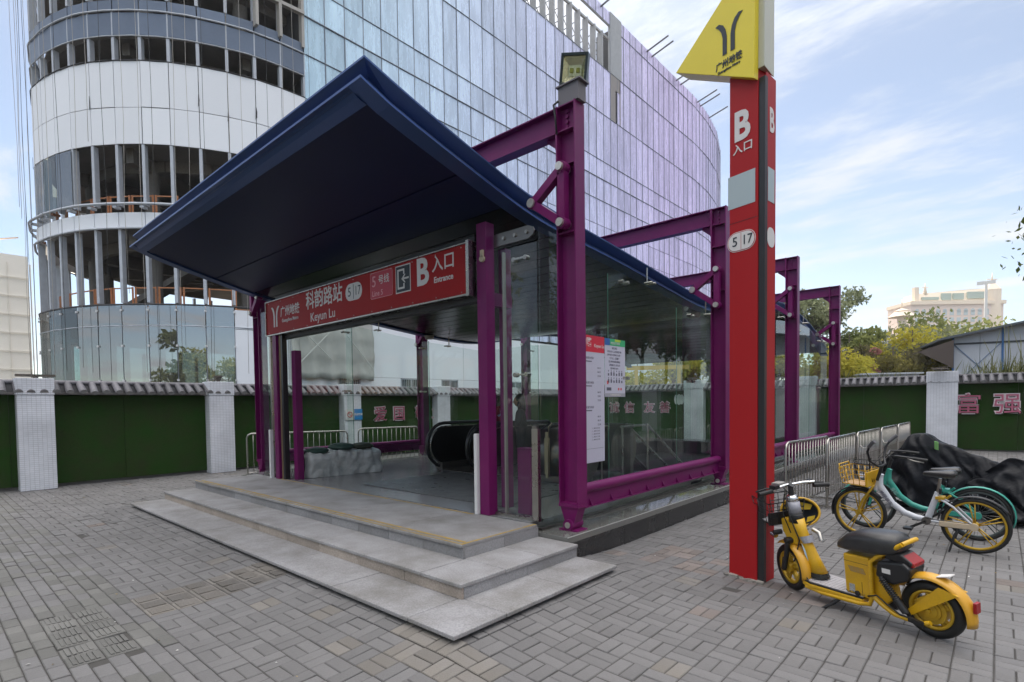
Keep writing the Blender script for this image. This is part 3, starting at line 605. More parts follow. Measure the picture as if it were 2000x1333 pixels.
seam.build('joint_seams', mat('dark_joint', (.20, .22, .27), .6), bld, kind='stuff')
# pale cover strips on part of the joints, dark lines on the rest
strip = MB()
for z0, z1 in ((24.17, 26.0), (22.0, 24.17)):
    for k in range(1, 62):
        if rnd.random() < .6: q = foot(k*FPn); n = outn(k*FPn); strip.obox((q.x+n.x*.035, q.y+n.y*.035, (z0+z1)/2), (0, .022, 0), (.012, 0, 0), (0, 0, (z1-z0)/2))
strip.build('joint_strips', mat('pale_joint_strip', (.72, .74, .78), .5), bld, kind='stuff')
hl = MB()
for z in (24.17, 22.0, 26.0, 30.7, 35.4, 40.1):
    n = 40; pts = []
    for i in range(n+1): s_ = .1+i*82/n; q = foot(s_)+outn(s_)*.05; pts.append((q.x, q.y, z))
    hl.tube(pts, .045 if z == 24.17 else .032, 5)
hl.build('joint_pipes', mat('dark_joint', (.20, .22, .27), .6), bld, kind='stuff')
# dark structure behind the front
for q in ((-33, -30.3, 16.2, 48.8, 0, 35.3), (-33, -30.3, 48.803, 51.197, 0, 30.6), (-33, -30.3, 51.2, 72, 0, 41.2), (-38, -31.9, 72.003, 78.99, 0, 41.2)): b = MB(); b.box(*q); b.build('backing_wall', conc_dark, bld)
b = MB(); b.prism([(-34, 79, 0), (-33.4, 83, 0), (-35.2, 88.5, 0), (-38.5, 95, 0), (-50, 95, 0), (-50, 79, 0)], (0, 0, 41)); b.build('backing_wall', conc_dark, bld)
# open lattice with fins near the roof
finm = mat('grey_fin', (.42, .43, .45), .6, var=.3, vscale=2)
for k in range(9, 25):
    q = 15.96+k*FPn; b = MB(); b.box(-.55, .05, -.07, .07, 35.5, 39.0); b.build('fin', finm, bld, (-30.15, q, 0))
    b = MB()
    for z in (35.6, 36.8, 38.0): b.beam((0, 0, z), (0, FPn, z+1.2), .07, .07); b.beam((0, 0, z+1.2), (0, FPn, z), .05, .05)
    b.build('lattice_truss', mat('dark_truss', (.12, .12, .13), .6), bld, (-31.6, q, 0))
b = MB(); b.box(-30.5, -30.3, 27, 49.5, 38.9, 39.1); b.box(-30.2, -30.05, 27, 49.5, 40.0, 40.15); b.build('roof_rail', finm, bld)
b = MB(); b.box(-30.3, -30.02, 49.2, 51.4, 35.4, 41.5); b.build('grey_pier', finm, bld)
b = MB(); b.box(-30.25, -30.05, 49.2, 50.2, 30.7, 35.4); b.box(-30.25, -30.05, 50.2, 51.2, 34.0, 35.4); b.box(-30.25, -30.05, 51.05, 51.2, 30.7, 35.4); b.build('slot_frame', mat('brown_frame', (.30, .27, .26), .6), bld)
# opening frame where tower meets the front
b = MB()
for y in (13.3, 14.6, 15.9):
    b.box(-30.35, -30.0, y-.08, y+.08, 22.3, 25.9)
b.beam((-30.35, 12.6, 24.2), (-30.0, 15.96, 24.2), .25, .18); b.build('opening_frame', mat('grey_frame', (.42, .40, .37), .6), bld)
# outrigger beams poking out above the roof edge
for y in (40, 47.5, 57.0, 58.2, 64.5, 65.7, 71, 72.2, 76):
    q = foot(y-15.96); b = MB(); b.beam((q.x-.5, q.y, 41.0), (q.x+2.6, q.y+.1, 41.8), .12, .12); b.build('outrigger_beam', mat('dark_truss', (.12, .12, .13), .6), bld)
# ropes hanging down the face for the window workers
ropem = mat('hanging_rope', (.45, .42, .38), .8)
ropes = MB()
for i in range(34):
    s_ = -27+i*.82+rnd.uniform(-.3, .3); q = foot(s_)+outn(s_)*rnd.uniform(.25, .8); z1 = 2.4+rnd.random()*1.5 if rnd.random() < .75 else rnd.uniform(7, 16)
    n = 7; pts = [(q.x+rnd.uniform(-.05, .05), q.y+rnd.uniform(-.05, .05), z1+(38-z1)*j/n) for j in range(n+1)]
    b = MB(); b.tube(pts, .0105, 4); tag(b.build('hanging_rope', ropem if i % 3 else mat('dark_rope', (.06, .06, .06), .8)), 'thin rope hanging down the face of the round unfinished building', 'rope', 'ropes hanging down the round building')
for i in range(6):
    x = -43.5-i*.55; y = 3.2-i*.15+rnd.uniform(-.5, .3); b = MB(); b.tube([(x+rnd.uniform(-.08, .08), y, 2.0+z*6.6) for z in range(7)], .010, 4)
    tag(b.build('hanging_rope', mat('dark_rope', (.06, .06, .06), .8)), 'loose dark rope hanging clear in the sky left of the round building', 'rope', 'ropes hanging left of the building')
# ------------------------------------------------------------------ netted block at far left
t = thing('netted_building', 'pale yellow block wrapped in scaffold netting at the far left edge', 'building', (0, 0, 0))
yn = mat('sunlit_netting', (.92, .88, .80), .8, var=.3, vscale=.4, vcol=(.76, .72, .62))
b = MB(); b.box(-110, -84, -20, 9.9, 0, 19.4); b.build('netting', yn, t)
for i in range(16):
    b = MB(); b.box(-83.98, -83.9, -20+i*2.0, -19.9+i*2.0, 0, 18.5); b.build('scaffold_pole', mat('pale_pole', (.78, .74, .66), .6), t)
for i in range(9):
    b = MB(); b.box(-83.9, -83.82, -20, 9.9, i*2.1, i*2.1+.08); b.build('scaffold_rail', mat('pale_pole', (.78, .74, .66), .6), t)
t = thing('tower_crane', 'faint orange tower crane jib above the netted block', 'crane', (-95, 4, 0))
b = MB(); b.beam((0, 0, 0), (0, 0, 21.5), .5, .5); b.build('mast', orange, t); b = MB(); b.beam((-10, -10, 20.9), (12, 5, 21.2), .14, .12); b.build('jib', mat('faded_orange', (.75, .55, .40), .7), t)
#PART4
# ------------------------------------------------------------------ stone steps
st = thing('stone_steps', 'three wide grey granite steps with stained risers, warm light coloured into the second, leading up to the entrance', 'steps', (0, 0, 0))
def slabs(x0, x1, y0, y1, z0, z1, m, name, n, axis='x', bevel=.006, jit=0.0):
    for i in range(n):
        if axis == 'x': a, c = x0+(x1-x0)*i/n, x0+(x1-x0)*(i+1)/n; B = (a+.003, c-.003, y0, y1)
        else: a, c = y0+(y1-y0)*i/n, y0+(y1-y0)*(i+1)/n; B = (x0, x1, a+.0015, c-.0015)
        j = rnd.uniform(-jit, jit); b = MB(); b.box(*B, z0+j, z1+j); b.build(name, m, st, bevel=bevel)
XL = -10.65
steps = [(2.41, -2.713, 0.0, .139), (2.895, -3.165, .139, .266), (3.378, -3.665, .266, .400)]
for i, (y, xr, zb, zt) in enumerate(steps):
    yn, xn = (steps[i+1][0], steps[i+1][1]) if i < 2 else (4.47, -3.665)
    # tread slabs with a small overhanging nose
    nf = (7, 8, 6)[i]; yb = yn+.03 if i < 2 else 4.47
    slabs(XL, xr-(0.5 if i < 2 else 0), y-.012, yb, zt-.032, zt, granite, 'tread_slab', nf, jit=.0015)
    if i < 2: slabs(xr-.5+.003, xr+.012, y-.012, yb, zt-.032, zt, granite, 'tread_slab', 1); slabs(xn-.03, xr+.012, yb+.003, 4.49, zt-.032, zt, granite, 'tread_slab', 2 if i else 2, 'y')
    rm = granite_riser if i == 1 else granite_riser2; rc = .045 if i == 0 else 0
    slabs(XL, xr-rc, y+.004+rc, y+.03+rc, zb-(0.02 if i == 0 else 0), zt-.033, rm, 'riser_slab', (9, 10, 12)[i], bevel=.002)
    slabs(xr-.03-rc, xr-.004-rc, y+.032+rc, 4.49, zb-(0.02 if i == 0 else 0), zt-.033, granite_riser2, 'riser_slab', 2, 'y', bevel=.002)
    slabs(XL+.004, XL+.03, y+.032, 4.49, zb-(0.02 if i == 0 else 0), zt-.033, granite_riser2, 'riser_slab', 2, 'y', bevel=.002)
b = MB(); b.box(XL+.1, -3.72, 3.44, 3.475, .4005, .4035); b.box(XL, -3.67, 3.38, 3.395, .4005, .4035); b.box(-3.70, -3.675, 3.40, 4.46, .4005, .4035); b.box(XL+1.0, -4.6, 4.40, 4.43, .4005, .4035)
b.build('worn_yellow_line', yellow_line, st)
b = MB(); b.box(XL+.04, -3.71, 3.42, 4.46, 0, .365); b.box(XL+.04, -3.21, 2.94, 4.46, 0, .235); b.box(XL+.04, -2.76, 2.45, 4.46, -.03, .105); b.build('step_core', plaster, st)
# crumbled mortar along the foot of the first step
deb = MB()
for k in range(260):
    x = rnd.uniform(XL, -2.7); y = 2.40-abs(rnd.gauss(0, .025)); s_ = rnd.uniform(.004, .016); deb.tint = rnd.random(); deb.obox((x, y, s_*.4), (s_, 0, 0), (0, s_*.8, 0), (0, 0, s_*.5))
deb.build('mortar_crumbs', mat('mortar_crumb', (.30, .28, .25), .9, tint=.5), None, kind='stuff')
# ------------------------------------------------------------------ station entrance hall
hall = thing('station_entrance', 'metro entrance hall with purple steel portal frames, navy swooping roof and glass walls', 'station entrance', (0, 0, 0))
XC, CD, CW, Y0, SP, ZT, ZB = -3.336, .2515, .174, 4.755, 4.2186, 4.873, .60
XCL = -11.35                                     # centre of the left columns
RX0, RX1 = -11.14, -4.05                         # roof edges
ys_ = [Y0+SP*i for i in range(4)]
YE = 17.9
# plinth: two courses of dark granite, polished cap
def plinth(xa, xb, outer):                        # outer: x of the outside edge
    sg = 1 if outer == xb else -1
    n = 12
    for i in range(n):
        ya, yb_ = 4.50+(YE+.6-4.50)*i/n, 4.50+(YE+.6-4.50)*(i+1)/n
        b = MB(); b.box(outer-.05*sg, outer-.02*sg, ya+.002, yb_-.002, -.02, .20); b.build('plinth_slab', granite_black, hall, bevel=.003)
        b = MB(); b.box(outer-.5*sg, outer, ya+.001, yb_-.001, .235, .308); b.build('cap_slab', granite_pol if i % 2 else MATS['polished_grey_granite'], hall, bevel=.004)
    b = MB(); b.box(xa if sg > 0 else xb, outer-.004*sg, 4.515, YE+.6, .203, .232); b.build('plinth_band', granite_black, hall)
    b = MB(); b.box(outer-.45*sg, outer-.05*sg, 4.52, YE+.6, -.02, .234); b.build('plinth_core', plaster, hall)
    b = MB(); b.box(outer-.47*sg, outer-.004*sg, 4.505, 4.515, -.02, .234); b.build('plinth_slab', granite_black, hall)
    b = MB(); b.box(outer-.002*sg, outer+.001*sg, 4.5, YE+.6, .300, .3095); b.build('cap_arris', mat('pale_arris', (.5, .5, .48), .4), hall)
plinth(-3.8, -3.29, -3.29); plinth(-11.5, -10.98, -11.5)
# floor tiles
fx0, fx1 = -10.98, -3.79
PIT = (-8.62, -4.45, 9.1, 17.2)
nx, ny = 9, 18
for i in range(nx):
    for j in range(ny):
        xa = fx0+(fx1-fx0)*i/nx; xb = fx0+(fx1-fx0)*(i+1)/nx; ya = 4.49+(YE-4.49)*j/ny; yb_ = 4.49+(YE-4.49)*(j+1)/ny
        if PIT[0] < (xa+xb)/2 < PIT[1] and PIT[2] < (ya+yb_)/2 < PIT[3]: continue
        b = MB(); b.box(xa+.001, xb-.001, ya+.001, yb_-.001, .36, .398+rnd.uniform(-.0008, .0008)); b.build('floor_tile', floor_mat, hall)
b = MB(); b.box(fx0, PIT[0]-.25, 4.6, YE, -.02, .359); b.box(PIT[0]-.25, fx1, 4.6, PIT[2]-.45, -.02, .359); b.box(PIT[1]+.3, fx1, PIT[2], YE, -.02, .359); b.box(PIT[0]-.25, PIT[1]+.3, PIT[3]+.3, YE, -.02, .359); b.build('floor_base', plaster, hall)
b = MB(); b.box(PIT[0]-.3, PIT[0]-.24, PIT[2]-.5, PIT[3]+.3, -5, .355); b.box(PIT[1]+.24, PIT[1]+.3, PIT[2]-.5, PIT[3]+.3, -5, .355); b.box(PIT[0]-.3, PIT[1]+.3, PIT[3]+.25, PIT[3]+.3, -5, .355); b.box(PIT[0]-.3, PIT[1]+.3, PIT[2]-.5, PIT[2]-.45, -5, .355); b.box(PIT[0]-.3, PIT[1]+.3, PIT[2]-.5, PIT[3]+.3, -5.1, -5)
b.build('stairwell_wall', mat('stairwell_panel', (.05, .05, .05), .4, var=.3, vscale=2), hall)
# portal frames: H columns, roof beams, stiffeners, pin feet, brackets
bolt_m = mat('galvanised_bolt', (.62, .60, .55), .4, .8, var=.4, vscale=40)
def column_mesh(side):                            # side +1: outer flange towards +x. local origin at column centre, y at its middle
    b = MB(); hw = CW/2; hd = CD/2; tf = .016
    b.box(hd-tf, hd, -hw, hw, ZB, ZT); b.box(-hd, -hd+tf, -hw, hw, ZB, ZT-.0)
    b.box(-hd+tf, hd-tf, -.006, .006, ZB, ZT-.002)
    for z in (ZT-.012, 4.60, 4.24, 3.52, ZB+.006): b.box(-hd+tf, hd-tf, -hw+.002, hw-.002, z-.006, z+.006)
    return b
def foot_mesh():
    b = MB(); hw = CW/2; hd = CD/2
    def ring(x0, x1, y0, y1, z): return [(x0, y0, z), (x1, y0, z), (x1, y1, z), (x0, y1, z)]
    b.box(-hd-.004, hd+.004, -hw-.004, hw+.004, ZB-.035, ZB-.001)
    b.loft([ring(-.06, .06, -.07, .07, .395), ring(-hd+.01, hd-.01, -hw+.01, hw-.01, ZB-.036)])
    return b
def pin_mesh():
    b = MB(); b.cyl((0, -.105, .372), (0, .105, .372), .062, 18); b.box(-.045, .045, -.06, .06, .31, .40); b.box(-.12, .12, -.1, .1, .3085, .322)
    return b
COLM = column_mesh(1).mesh('column', purple); FOOTM = foot_mesh().mesh('column_foot', purple); PINM = pin_mesh().mesh('pin_joint', purple)
bb = MB(); bb.cyl((0, -.115, .372), (0, -.104, .372), .034, 16); BOLT = bb.mesh('bolt', bolt_m)
def bracket_mesh(dz, L_):                          # local: x from 0 (column centre) to -L_ (tip)
    b = MB(); top = (.0, 4.18+dz); bot = (.0, 3.60+dz); tip = (-L_, 3.90+dz); w_ = .085
    def bar(p, q, w0=.085, t=.09):
        b.beam((p[0], 0, p[1]), (q[0], 0, q[1]), t, w0, up=(0, 0, 1)) if abs(p[0]-q[0]) > .02 else b.box(p[0]-w0/2, p[0]+w0/2, -t/2, t/2, q[1], p[1])
    bar(top, tip); bar(tip, bot); bar(top, bot)
    for p in (top, bot, tip): b.cyl((p[0], -.05, p[1]), (p[0], .05, p[1]), .062, 18)
    g = MB()
    for p in (top, bot): g.cyl((p[0], -.085, p[1]), (p[0], -.05, p[1]), .043, 18); g.cyl((p[0], .05, p[1]), (p[0], .085, p[1]), .043, 18)
    g.cyl((tip[0], -.07, tip[1]), (tip[0], .07, tip[1]), .05, 14)
    return b, g
# roof profile: height of its upper edge along y
prof = [(2.20, 4.83), (2.69, 4.675), (3.165, 4.53), (3.8, 4.357), (4.56, 4.165), (5.1, 4.06), (6.036, 3.965), (6.71, 3.905), (8.28, 3.735), (9.6, 3.605), (10.8, 3.60), (12.0, 3.77), (13.28, 4.0), (14.6, 4.13), (15.6, 4.12), (16.3, 4.03), (17.2, 3.90), (18.4, 3.63), (19.46, 3.28), (19.8, 3.15)]
def rz(y):
    P = prof; i = 1
    while i < len(P)-3 and P[i+1][0] < y: i += 1
    (x0, a), (x1, b_), (x2, c), (x3, d) = P[i-1], P[i], P[i+1], P[i+2]; t = (y-x1)/(x2-x1)
    m1 = (c-a)/(x2-x0)*(x2-x1); m2 = (d-b_)/(x3-x1)*(x2-x1)
    return (2*t**3-3*t**2+1)*b_+(t**3-2*t**2+t)*m1+(-2*t**3+3*t**2)*c+(t**3-t**2)*m2
def thick(y): return .23-.05*min(1, max(0, (y-2.7)/6))
YR0, YR1 = 2.69, 19.46
ry = [YR0+(YR1-YR0)*i/56 for i in range(57)]
def sheet(x0, x1, ya, yb_, ztop, zbot, name, m, n=56, smooth=True):
    b = MB(); rings = []
    for i in range(n+1):
        y = ya+(yb_-ya)*i/n; rings.append([(x0, y, zbot(y)), (x1, y, zbot(y)), (x1, y, ztop(y)), (x0, y, ztop(y))])
    b.loft(rings); me = b.mesh(name, m)
    return link(me, name, hall)
# top plate, inset fascia web, bottom flange, soffit panels
sheet(RX0, RX1, YR0, YR1, lambda y: rz(y), lambda y: rz(y)-.018, 'roof_sheet', navy)
IN = .10
def vfascia(P, Q, n, inn, e0=(0, 0, 0), e1=(0, 0, 0)):                          # folded edge: in from the top lip, out again to the bottom lip
    b = MB(); P = Vector(P); Q = Vector(Q); inn = Vector(inn); rings = []
    for i in range(n+1):
        c = P.lerp(Q, i/n); h = rz(min(max(c.y, YR0), YR1)); th = thick(c.y)
        e = Vector(e0) if i == 0 else Vector(e1) if i == n else Vector((0, 0, 0))
        rings.append([c+Vector((0, 0, h-.018)), c+inn+e+Vector((0, 0, h-th*.48)), c+inn*.05+Vector((0, 0, h-th)), c+inn*1.3+e*1.3+Vector((0, 0, h-th)), c+inn*1.3+e*1.3+Vector((0, 0, h-.018))])
    b.loft(rings); return b.build('fascia_web', navy, hall)
vfascia((RX1, YR0, 0), (RX1, YR1, 0), 50, (-.11, 0, 0), (0, .11, 0)); vfascia((RX0, YR1, 0), (RX0, YR0, 0), 50, (.11, 0, 0), (0, 0, 0), (0, .11, 0)); vfascia((RX0, YR0+.001, 0), (RX1, YR0+.001, 0), 1, (0, .11, 0), (.11, 0, 0), (-.11, 0, 0))
bz = lambda y: rz(max(y, YR0))-thick(y)+(0 if y >= YR0 else .04)
fl = .19
sheet(RX1-fl, RX1+.015, YR0-.05, YR1, lambda y: bz(y), lambda y: bz(y)-.022, 'bottom_flange', navy)
sheet(RX0-.015, RX0+fl, YR0-.05, YR1, lambda y: bz(y), lambda y: bz(y)-.022, 'bottom_flange', navy)
sheet(RX0+fl, RX1-fl, YR0-.05, YR0+fl-.05, lambda y: bz(y), lambda y: bz(y)-.022, 'bottom_flange', navy, n=4)
g_ = .022
bands = [(YR0+fl-.05+g_, 3.92), (3.92+g_, 4.62)]
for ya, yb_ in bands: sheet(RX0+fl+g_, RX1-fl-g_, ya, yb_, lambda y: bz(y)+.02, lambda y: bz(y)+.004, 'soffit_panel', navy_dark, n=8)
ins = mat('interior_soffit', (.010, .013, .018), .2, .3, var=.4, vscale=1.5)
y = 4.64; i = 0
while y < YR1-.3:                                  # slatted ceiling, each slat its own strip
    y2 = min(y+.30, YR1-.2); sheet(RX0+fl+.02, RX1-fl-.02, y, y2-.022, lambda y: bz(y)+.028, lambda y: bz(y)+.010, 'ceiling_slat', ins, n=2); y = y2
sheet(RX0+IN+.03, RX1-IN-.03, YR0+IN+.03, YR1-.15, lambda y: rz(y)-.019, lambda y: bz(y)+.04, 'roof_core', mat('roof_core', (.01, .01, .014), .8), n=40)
# frames
def nearest_dz(y): return {0: 0.0, 1: -.33, 2: -.02, 3: -.35}[int(round((y-Y0)/SP))]
BR = {}
for side, xcen in ((1, XC-CD/2), (-1, XCL)):
    for i, yf in enumerate(ys_):
        yc = yf+CW/2+(.06 if side < 0 else 0)
        link(COLM, 'column', hall, (xcen, yc, 0)) ; link(FOOTM, 'column_foot', hall, (xcen, yc, 0)); pj = link(PINM, 'pin_joint', hall, (xcen, yc, 0)); link(BOLT, 'bolt', pj)
        dz = nearest_dz(yf); ex = (RX1 if side > 0 else RX0); Lb = abs(xcen-ex)+.0
        key = (round(dz, 2), round(Lb, 2))
        if key not in BR:
            b, g = bracket_mesh(dz, .40 if side > 0 else .30); BR[key] = (b.mesh('bracket', purple), g.mesh('bolt', bolt_m))
        rotz = 0 if side > 0 else math.pi
        bo = link(BR[key][0], 'bracket', hall, (xcen-(.0 if side > 0 else -.0), yc-CW/2-.045, 0), (0, 0, rotz)); link(BR[key][1], 'bolt', bo)
        if i == 0 and side > 0: pass
for i, yf in enumerate(ys_):
    yc = yf+CW/2; x0, x1 = XCL+CD/2+.004, XC-CD-.004; z0, z1 = 4.60, ZT; b = MB()
    b.box(x0, x1, yc-.075, yc+.075, z1-.014, z1-.001); b.box(x0, x1, yc-.075, yc+.075, z0, z0+.014); b.box(x0, x1, yc-.005, yc+.005, z0+.014, z1-.014)
    b.build('roof_beam', purple, hall)
    for xx, sg in ((x1, -1), (x0, 1)):
        g = MB()
        g.prism([(xx, yc-.005, z0), (xx+sg*.17, yc-.005, z0), (xx+sg*.17, yc-.005, z0-.03), (xx, yc-.005, z0-.17)], (0, .01, 0)); g.box(xx, xx+sg*.012, yc-.075, yc+.075, z0-.17, z1)
        for q in range(4):
            for yy in (-.05, .05): g.cyl((xx+sg*.012, yc+yy, z0+.04+q*.06), (xx+sg*.03, yc+yy, z0+.04+q*.06), .013, 6)
            g.cyl((XC-CD/2-.02+q*.0 if sg < 0 else XCL, yc-.03, z0+.05+q*.055), (XC-CD/2-.02 if sg < 0 else XCL, yc-.006, z0+.05+q*.055), .02, 8)
        g.build('gusset', purple, hall)
# tube rails with perforated web between the columns
for side, xcen in ((1, XC-CD/2), (-1, XCL)):
    for i in range(3):
        ya, yb_ = ys_[i]+CW+.01, ys_[i+1]-.01; b = MB()
        b.cyl((xcen, ya, .735), (xcen, yb_, .735), .058, 16); b.build('tube_rail', purple, hall)
        b = MB(); b.box(xcen-.006, xcen+.006, ya, yb_, .53, .685); 
        for k in range(9):
            yy = ya+(yb_-ya)*(k+.5)/9; b.prism([(xcen+.0, yy-.012, .53), (xcen+.05, yy-.012, .53), (xcen, yy-.012, .62)], (0, .012, 0))
        b.build('rail_web', purple, hall)
        b = MB(); b.box(xcen-.04, xcen+.04, ya, yb_, .518, .529); b.build('rail_flange', purple, hall)
# glass walls
GX, GXL = -3.72, -10.62
joints = [4.60, 6.42, 8.53, 10.64, 12.75, 14.86, 16.97, 17.75]
spider = MB(); 
def ztop_g(y): return min(bz(y)-.26, 3.60)
for gx, sg in ((GX, 1), (GXL, -1)):
    for a, c in zip(joints, joints[1:]):
        b = MB(); b.prism([(gx, a+.006, .335), (gx, c-.006, .335), (gx, c-.006, ztop_g(c)), (gx, a+.006, ztop_g(a))], (.012, 0, 0)); b.build('glass_pane', sglass, hall)
    for y in joints[1:-1]:
        b = MB(); b.box(gx-sg*.26, gx-sg*.02, y-.006, y+.006, .42, ztop_g(y)-.02); b.build('glass_fin', sglass, hall)
        b = MB(); b.box(gx-sg*.266, gx-sg*.261, y-.006, y+.006, .42, ztop_g(y)-.02); b.build('fin_edge', glass_edge, hall)
        for z in (2.02, ztop_g(y)-.18):
            b = MB()
            for dy in (-.07, .07):
                b.cyl((gx+sg*.022, y+dy, z), (gx-sg*.05, y+dy, z), .022, 10); b.beam((gx-sg*.05, y+dy, z), (gx-sg*.05, y, z), .025, .025)
            b.build('glass_clamp', steel, hall)
        b = MB(); y2 = y+.8
        if y2 < YE: 
            b.cyl((gx-sg*.10, y2, bz(y2)-.02), (gx-sg*.10, y2, bz(y2)-.25), .012, 8); b.beam((gx-sg*.10, y2-.05, bz(y2)-.25), (gx-sg*.10, y2+.05, bz(y2)-.25), .02, .02)
            for dy in (-.05, .05): b.cyl((gx+sg*.015, y2+dy, bz(y2)-.25), (gx-sg*.11, y2+dy, bz(y2)-.25), .017, 8)
            b.build('glass_hanger', steel, hall)
    b = MB(); b.box(gx-.03, gx+.04, 4.56, YE-.1, .310, .336); b.build('glass_channel', steel_dark, hall)
# rear glass
for i in range(5):
    a = GXL+(GX-GXL)*i/5; c = GXL+(GX-GXL)*(i+1)/5; b = MB(); b.box(a+.006, c-.006, YE-.15, YE-.138, .40, 3.25); b.build('glass_pane', sglass, hall)
# front glass returns and their posts
for a, c, tp_ in ((-4.42, -3.74, 3.45), (-10.58, -10.1, 3.5)):
    b = MB(); b.box(a, c, 4.60, 4.612, .41, tp_); b.build('glass_pane', sglass, hall)
    b = MB(); b.box(a, c+.02, 4.57, 4.64, .399, .43); b.build('glass_channel', steel, hall)
b = MB(); b.box(-3.80, -3.715, 4.545, 4.60, .40, 1.42); b.build('corner_post', steel, hall, bevel=.004)
b = MB(); b.box(-3.80, -3.735, 4.555, 4.60, 1.42, 1.45); b.build('corner_post_cap', steel_dark, hall)
b = MB(); b.prism([(-4.36, 4.60, 3.50), (-3.84, 4.60, 3.50), (-3.775, 4.60, 3.53), (-3.76, 4.60, 3.57), (-3.775, 4.60, 3.61), (-3.84, 4.60, 3.64), (-4.36, 4.60, 3.64)], (0, -.02, 0)); b.build('steel_bar', steel_dark, hall)
b = MB()
for x in (-4.2, -4.03, -3.86): b.cyl((x, 4.56, 3.57), (x, 4.58, 3.57), .02, 10)
b.build('bar_bolts', steel, hall); b = MB()
for x in (-4.05, -3.88): b.cyl((x, 4.56, 3.30), (x, 4.62, 3.30), .026, 12)
b.beam((-4.05, 4.56, 3.3), (-3.88, 4.56, 3.3), .015, .02); b.build('glass_clamp', steel, hall); b = MB()
for x in (-4.05, -3.88): b.cyl((x, 4.56, 2.02), (x, 4.62, 2.02), .026, 12)
b.beam((-4.05, 4.56, 2.02), (-3.88, 4.56, 2.02), .015, .02)
b.build('glass_clamp', steel, hall)
b = MB(); b.box(-4.235, -4.215, 4.58, 4.62, .42, 3.42); b.build('glass_edge_trim', mat('worn_trim', (.3, .3, .28), .4, .6), hall)
# door frame posts behind the sign
def post(x0, x1, y0, y1, z0, z1, m=purple, name='door_post'): b = MB(); b.box(x0, x1, y0, y1, z0, z1); return b.build(name, m, hall, bevel=.004)
post(-4.535, -4.385, 4.47, 4.61, .40, 3.78); post(-4.64, -4.52, 4.95, 5.05, .40, 3.6)
b = MB(); b.box(-4.52, -4.42, 4.615, 4.948, 2.85, 3.0); b.build('door_stay', purple, hall)
post(-4.59, -4.545, 4.43, 4.49, .40, 1.35, white_paint, 'white_edge_guard')
post(-9.70, -9.56, 4.40, 4.55, .40, 3.0); post(-9.54, -9.49, 4.44, 4.52, .40, 3.0, mat('brass_trim', (.35, .27, .16), .35, .7), 'brass_trim'); post(-9.48, -9.41, 4.44, 4.53, .40, 3.0, black_gloss, 'shutter_guide')
post(-9.32, -9.19, 4.56, 4.68, .40, 2.68); post(-10.06, -10.0, 4.5, 4.56, .40, 3.4, steel, 'slim_post'); post(-9.86, -9.80, 4.36, 4.42, .40, 1.28, white_paint, 'white_edge_guard')
post(-9.70, -4.56, 4.50, 4.62, 2.9, 2.99, mat('shutter_box', (.03, .03, .035), .5), 'shutter_box')
b = MB(); b.box(-9.70, -4.58, 4.48, 4.66, 3.56, 3.66); b.build('door_header', mat('shutter_box', (.03, .03, .035), .5), hall)
b = MB(); b.cyl((-4.43, 4.47, 3.36), (-4.43, 4.44, 3.36), .035, 12); b.box(-4.45, -4.41, 4.44, 4.47, 3.38, 3.46); b.build('camera_housing', mat('ivory_plastic', (.5, .42, .3), .5), hall)
# inner lights and smoke heads hanging from the ceiling (unlit)
for (x, y) in ((-10.9, 6.9), (-10.9, 9.0), (-4.4, 10.2), (-4.2, 12.4)):
    b = MB(); b.cyl((x, y, bz(y)-.01), (x, y, bz(y)-.10), .13, 16, .10); tag(b.build('dome_lamp', mat('dome_lamp_glass', (.35, .33, .28), .3)), {(-10.9, 6.9): 'small unlit dome lamp under the ceiling nearest the doorway, left side', (-10.9, 9.0): 'second small unlit dome lamp along the left glass wall', (-4.4, 10.2): 'unlit dome lamp under the ceiling behind the posters', (-4.2, 12.4): 'unlit dome lamp under the far right part of the ceiling'}[(x, y)], 'lamp')
#PART5
# ------------------------------------------------------------------ fascia sign over the doorway
red = mat('sign_red_face', (0.36, 0.008, 0.010), .55, var=.12, vscale=1.5, spec=.25, fine=.03)
wht = mat('sign_white', (0.70, 0.68, 0.66), .5); ink = mat('sign_ink', (0.02, 0.03, 0.04), .5); palered = mat('sign_pale_line', (0.75, 0.35, 0.38), .5)
SX0, SX1, SY, SZ0, SZ1 = -9.90, -4.62, 4.40, 2.985, 3.565
sg = thing('entrance_sign', 'long red sign over the doorway reading 科韵路站 Keyun Lu and B Entrance', 'sign', (SX0, SY, SZ0)); SW, SH = SX1-SX0, SZ1-SZ0
b = MB(); b.box(0, SW, 0, .10, 0, SH); b.build('sign_face', red, sg)
b = MB(); b.box(SW+.001, SW+.05, -.012, .11, -.03, SH+.03); b.box(-.015, -.001, -.002, .11, -.015, SH+.015); b.box(0, SW, -.003, .11, -.02, -.001); b.box(0, SW, -.003, .11, SH+.001, SH+.012); b.build('sign_frame', steel, sg)
def L2(body, size, m, x, z, bold=0., sx=1.0, **k): return letters(body, size, m, sg, (x, -.002, z), (1, 0, 0), bold, .0015, sx=sx, **k)
def u(px): return None
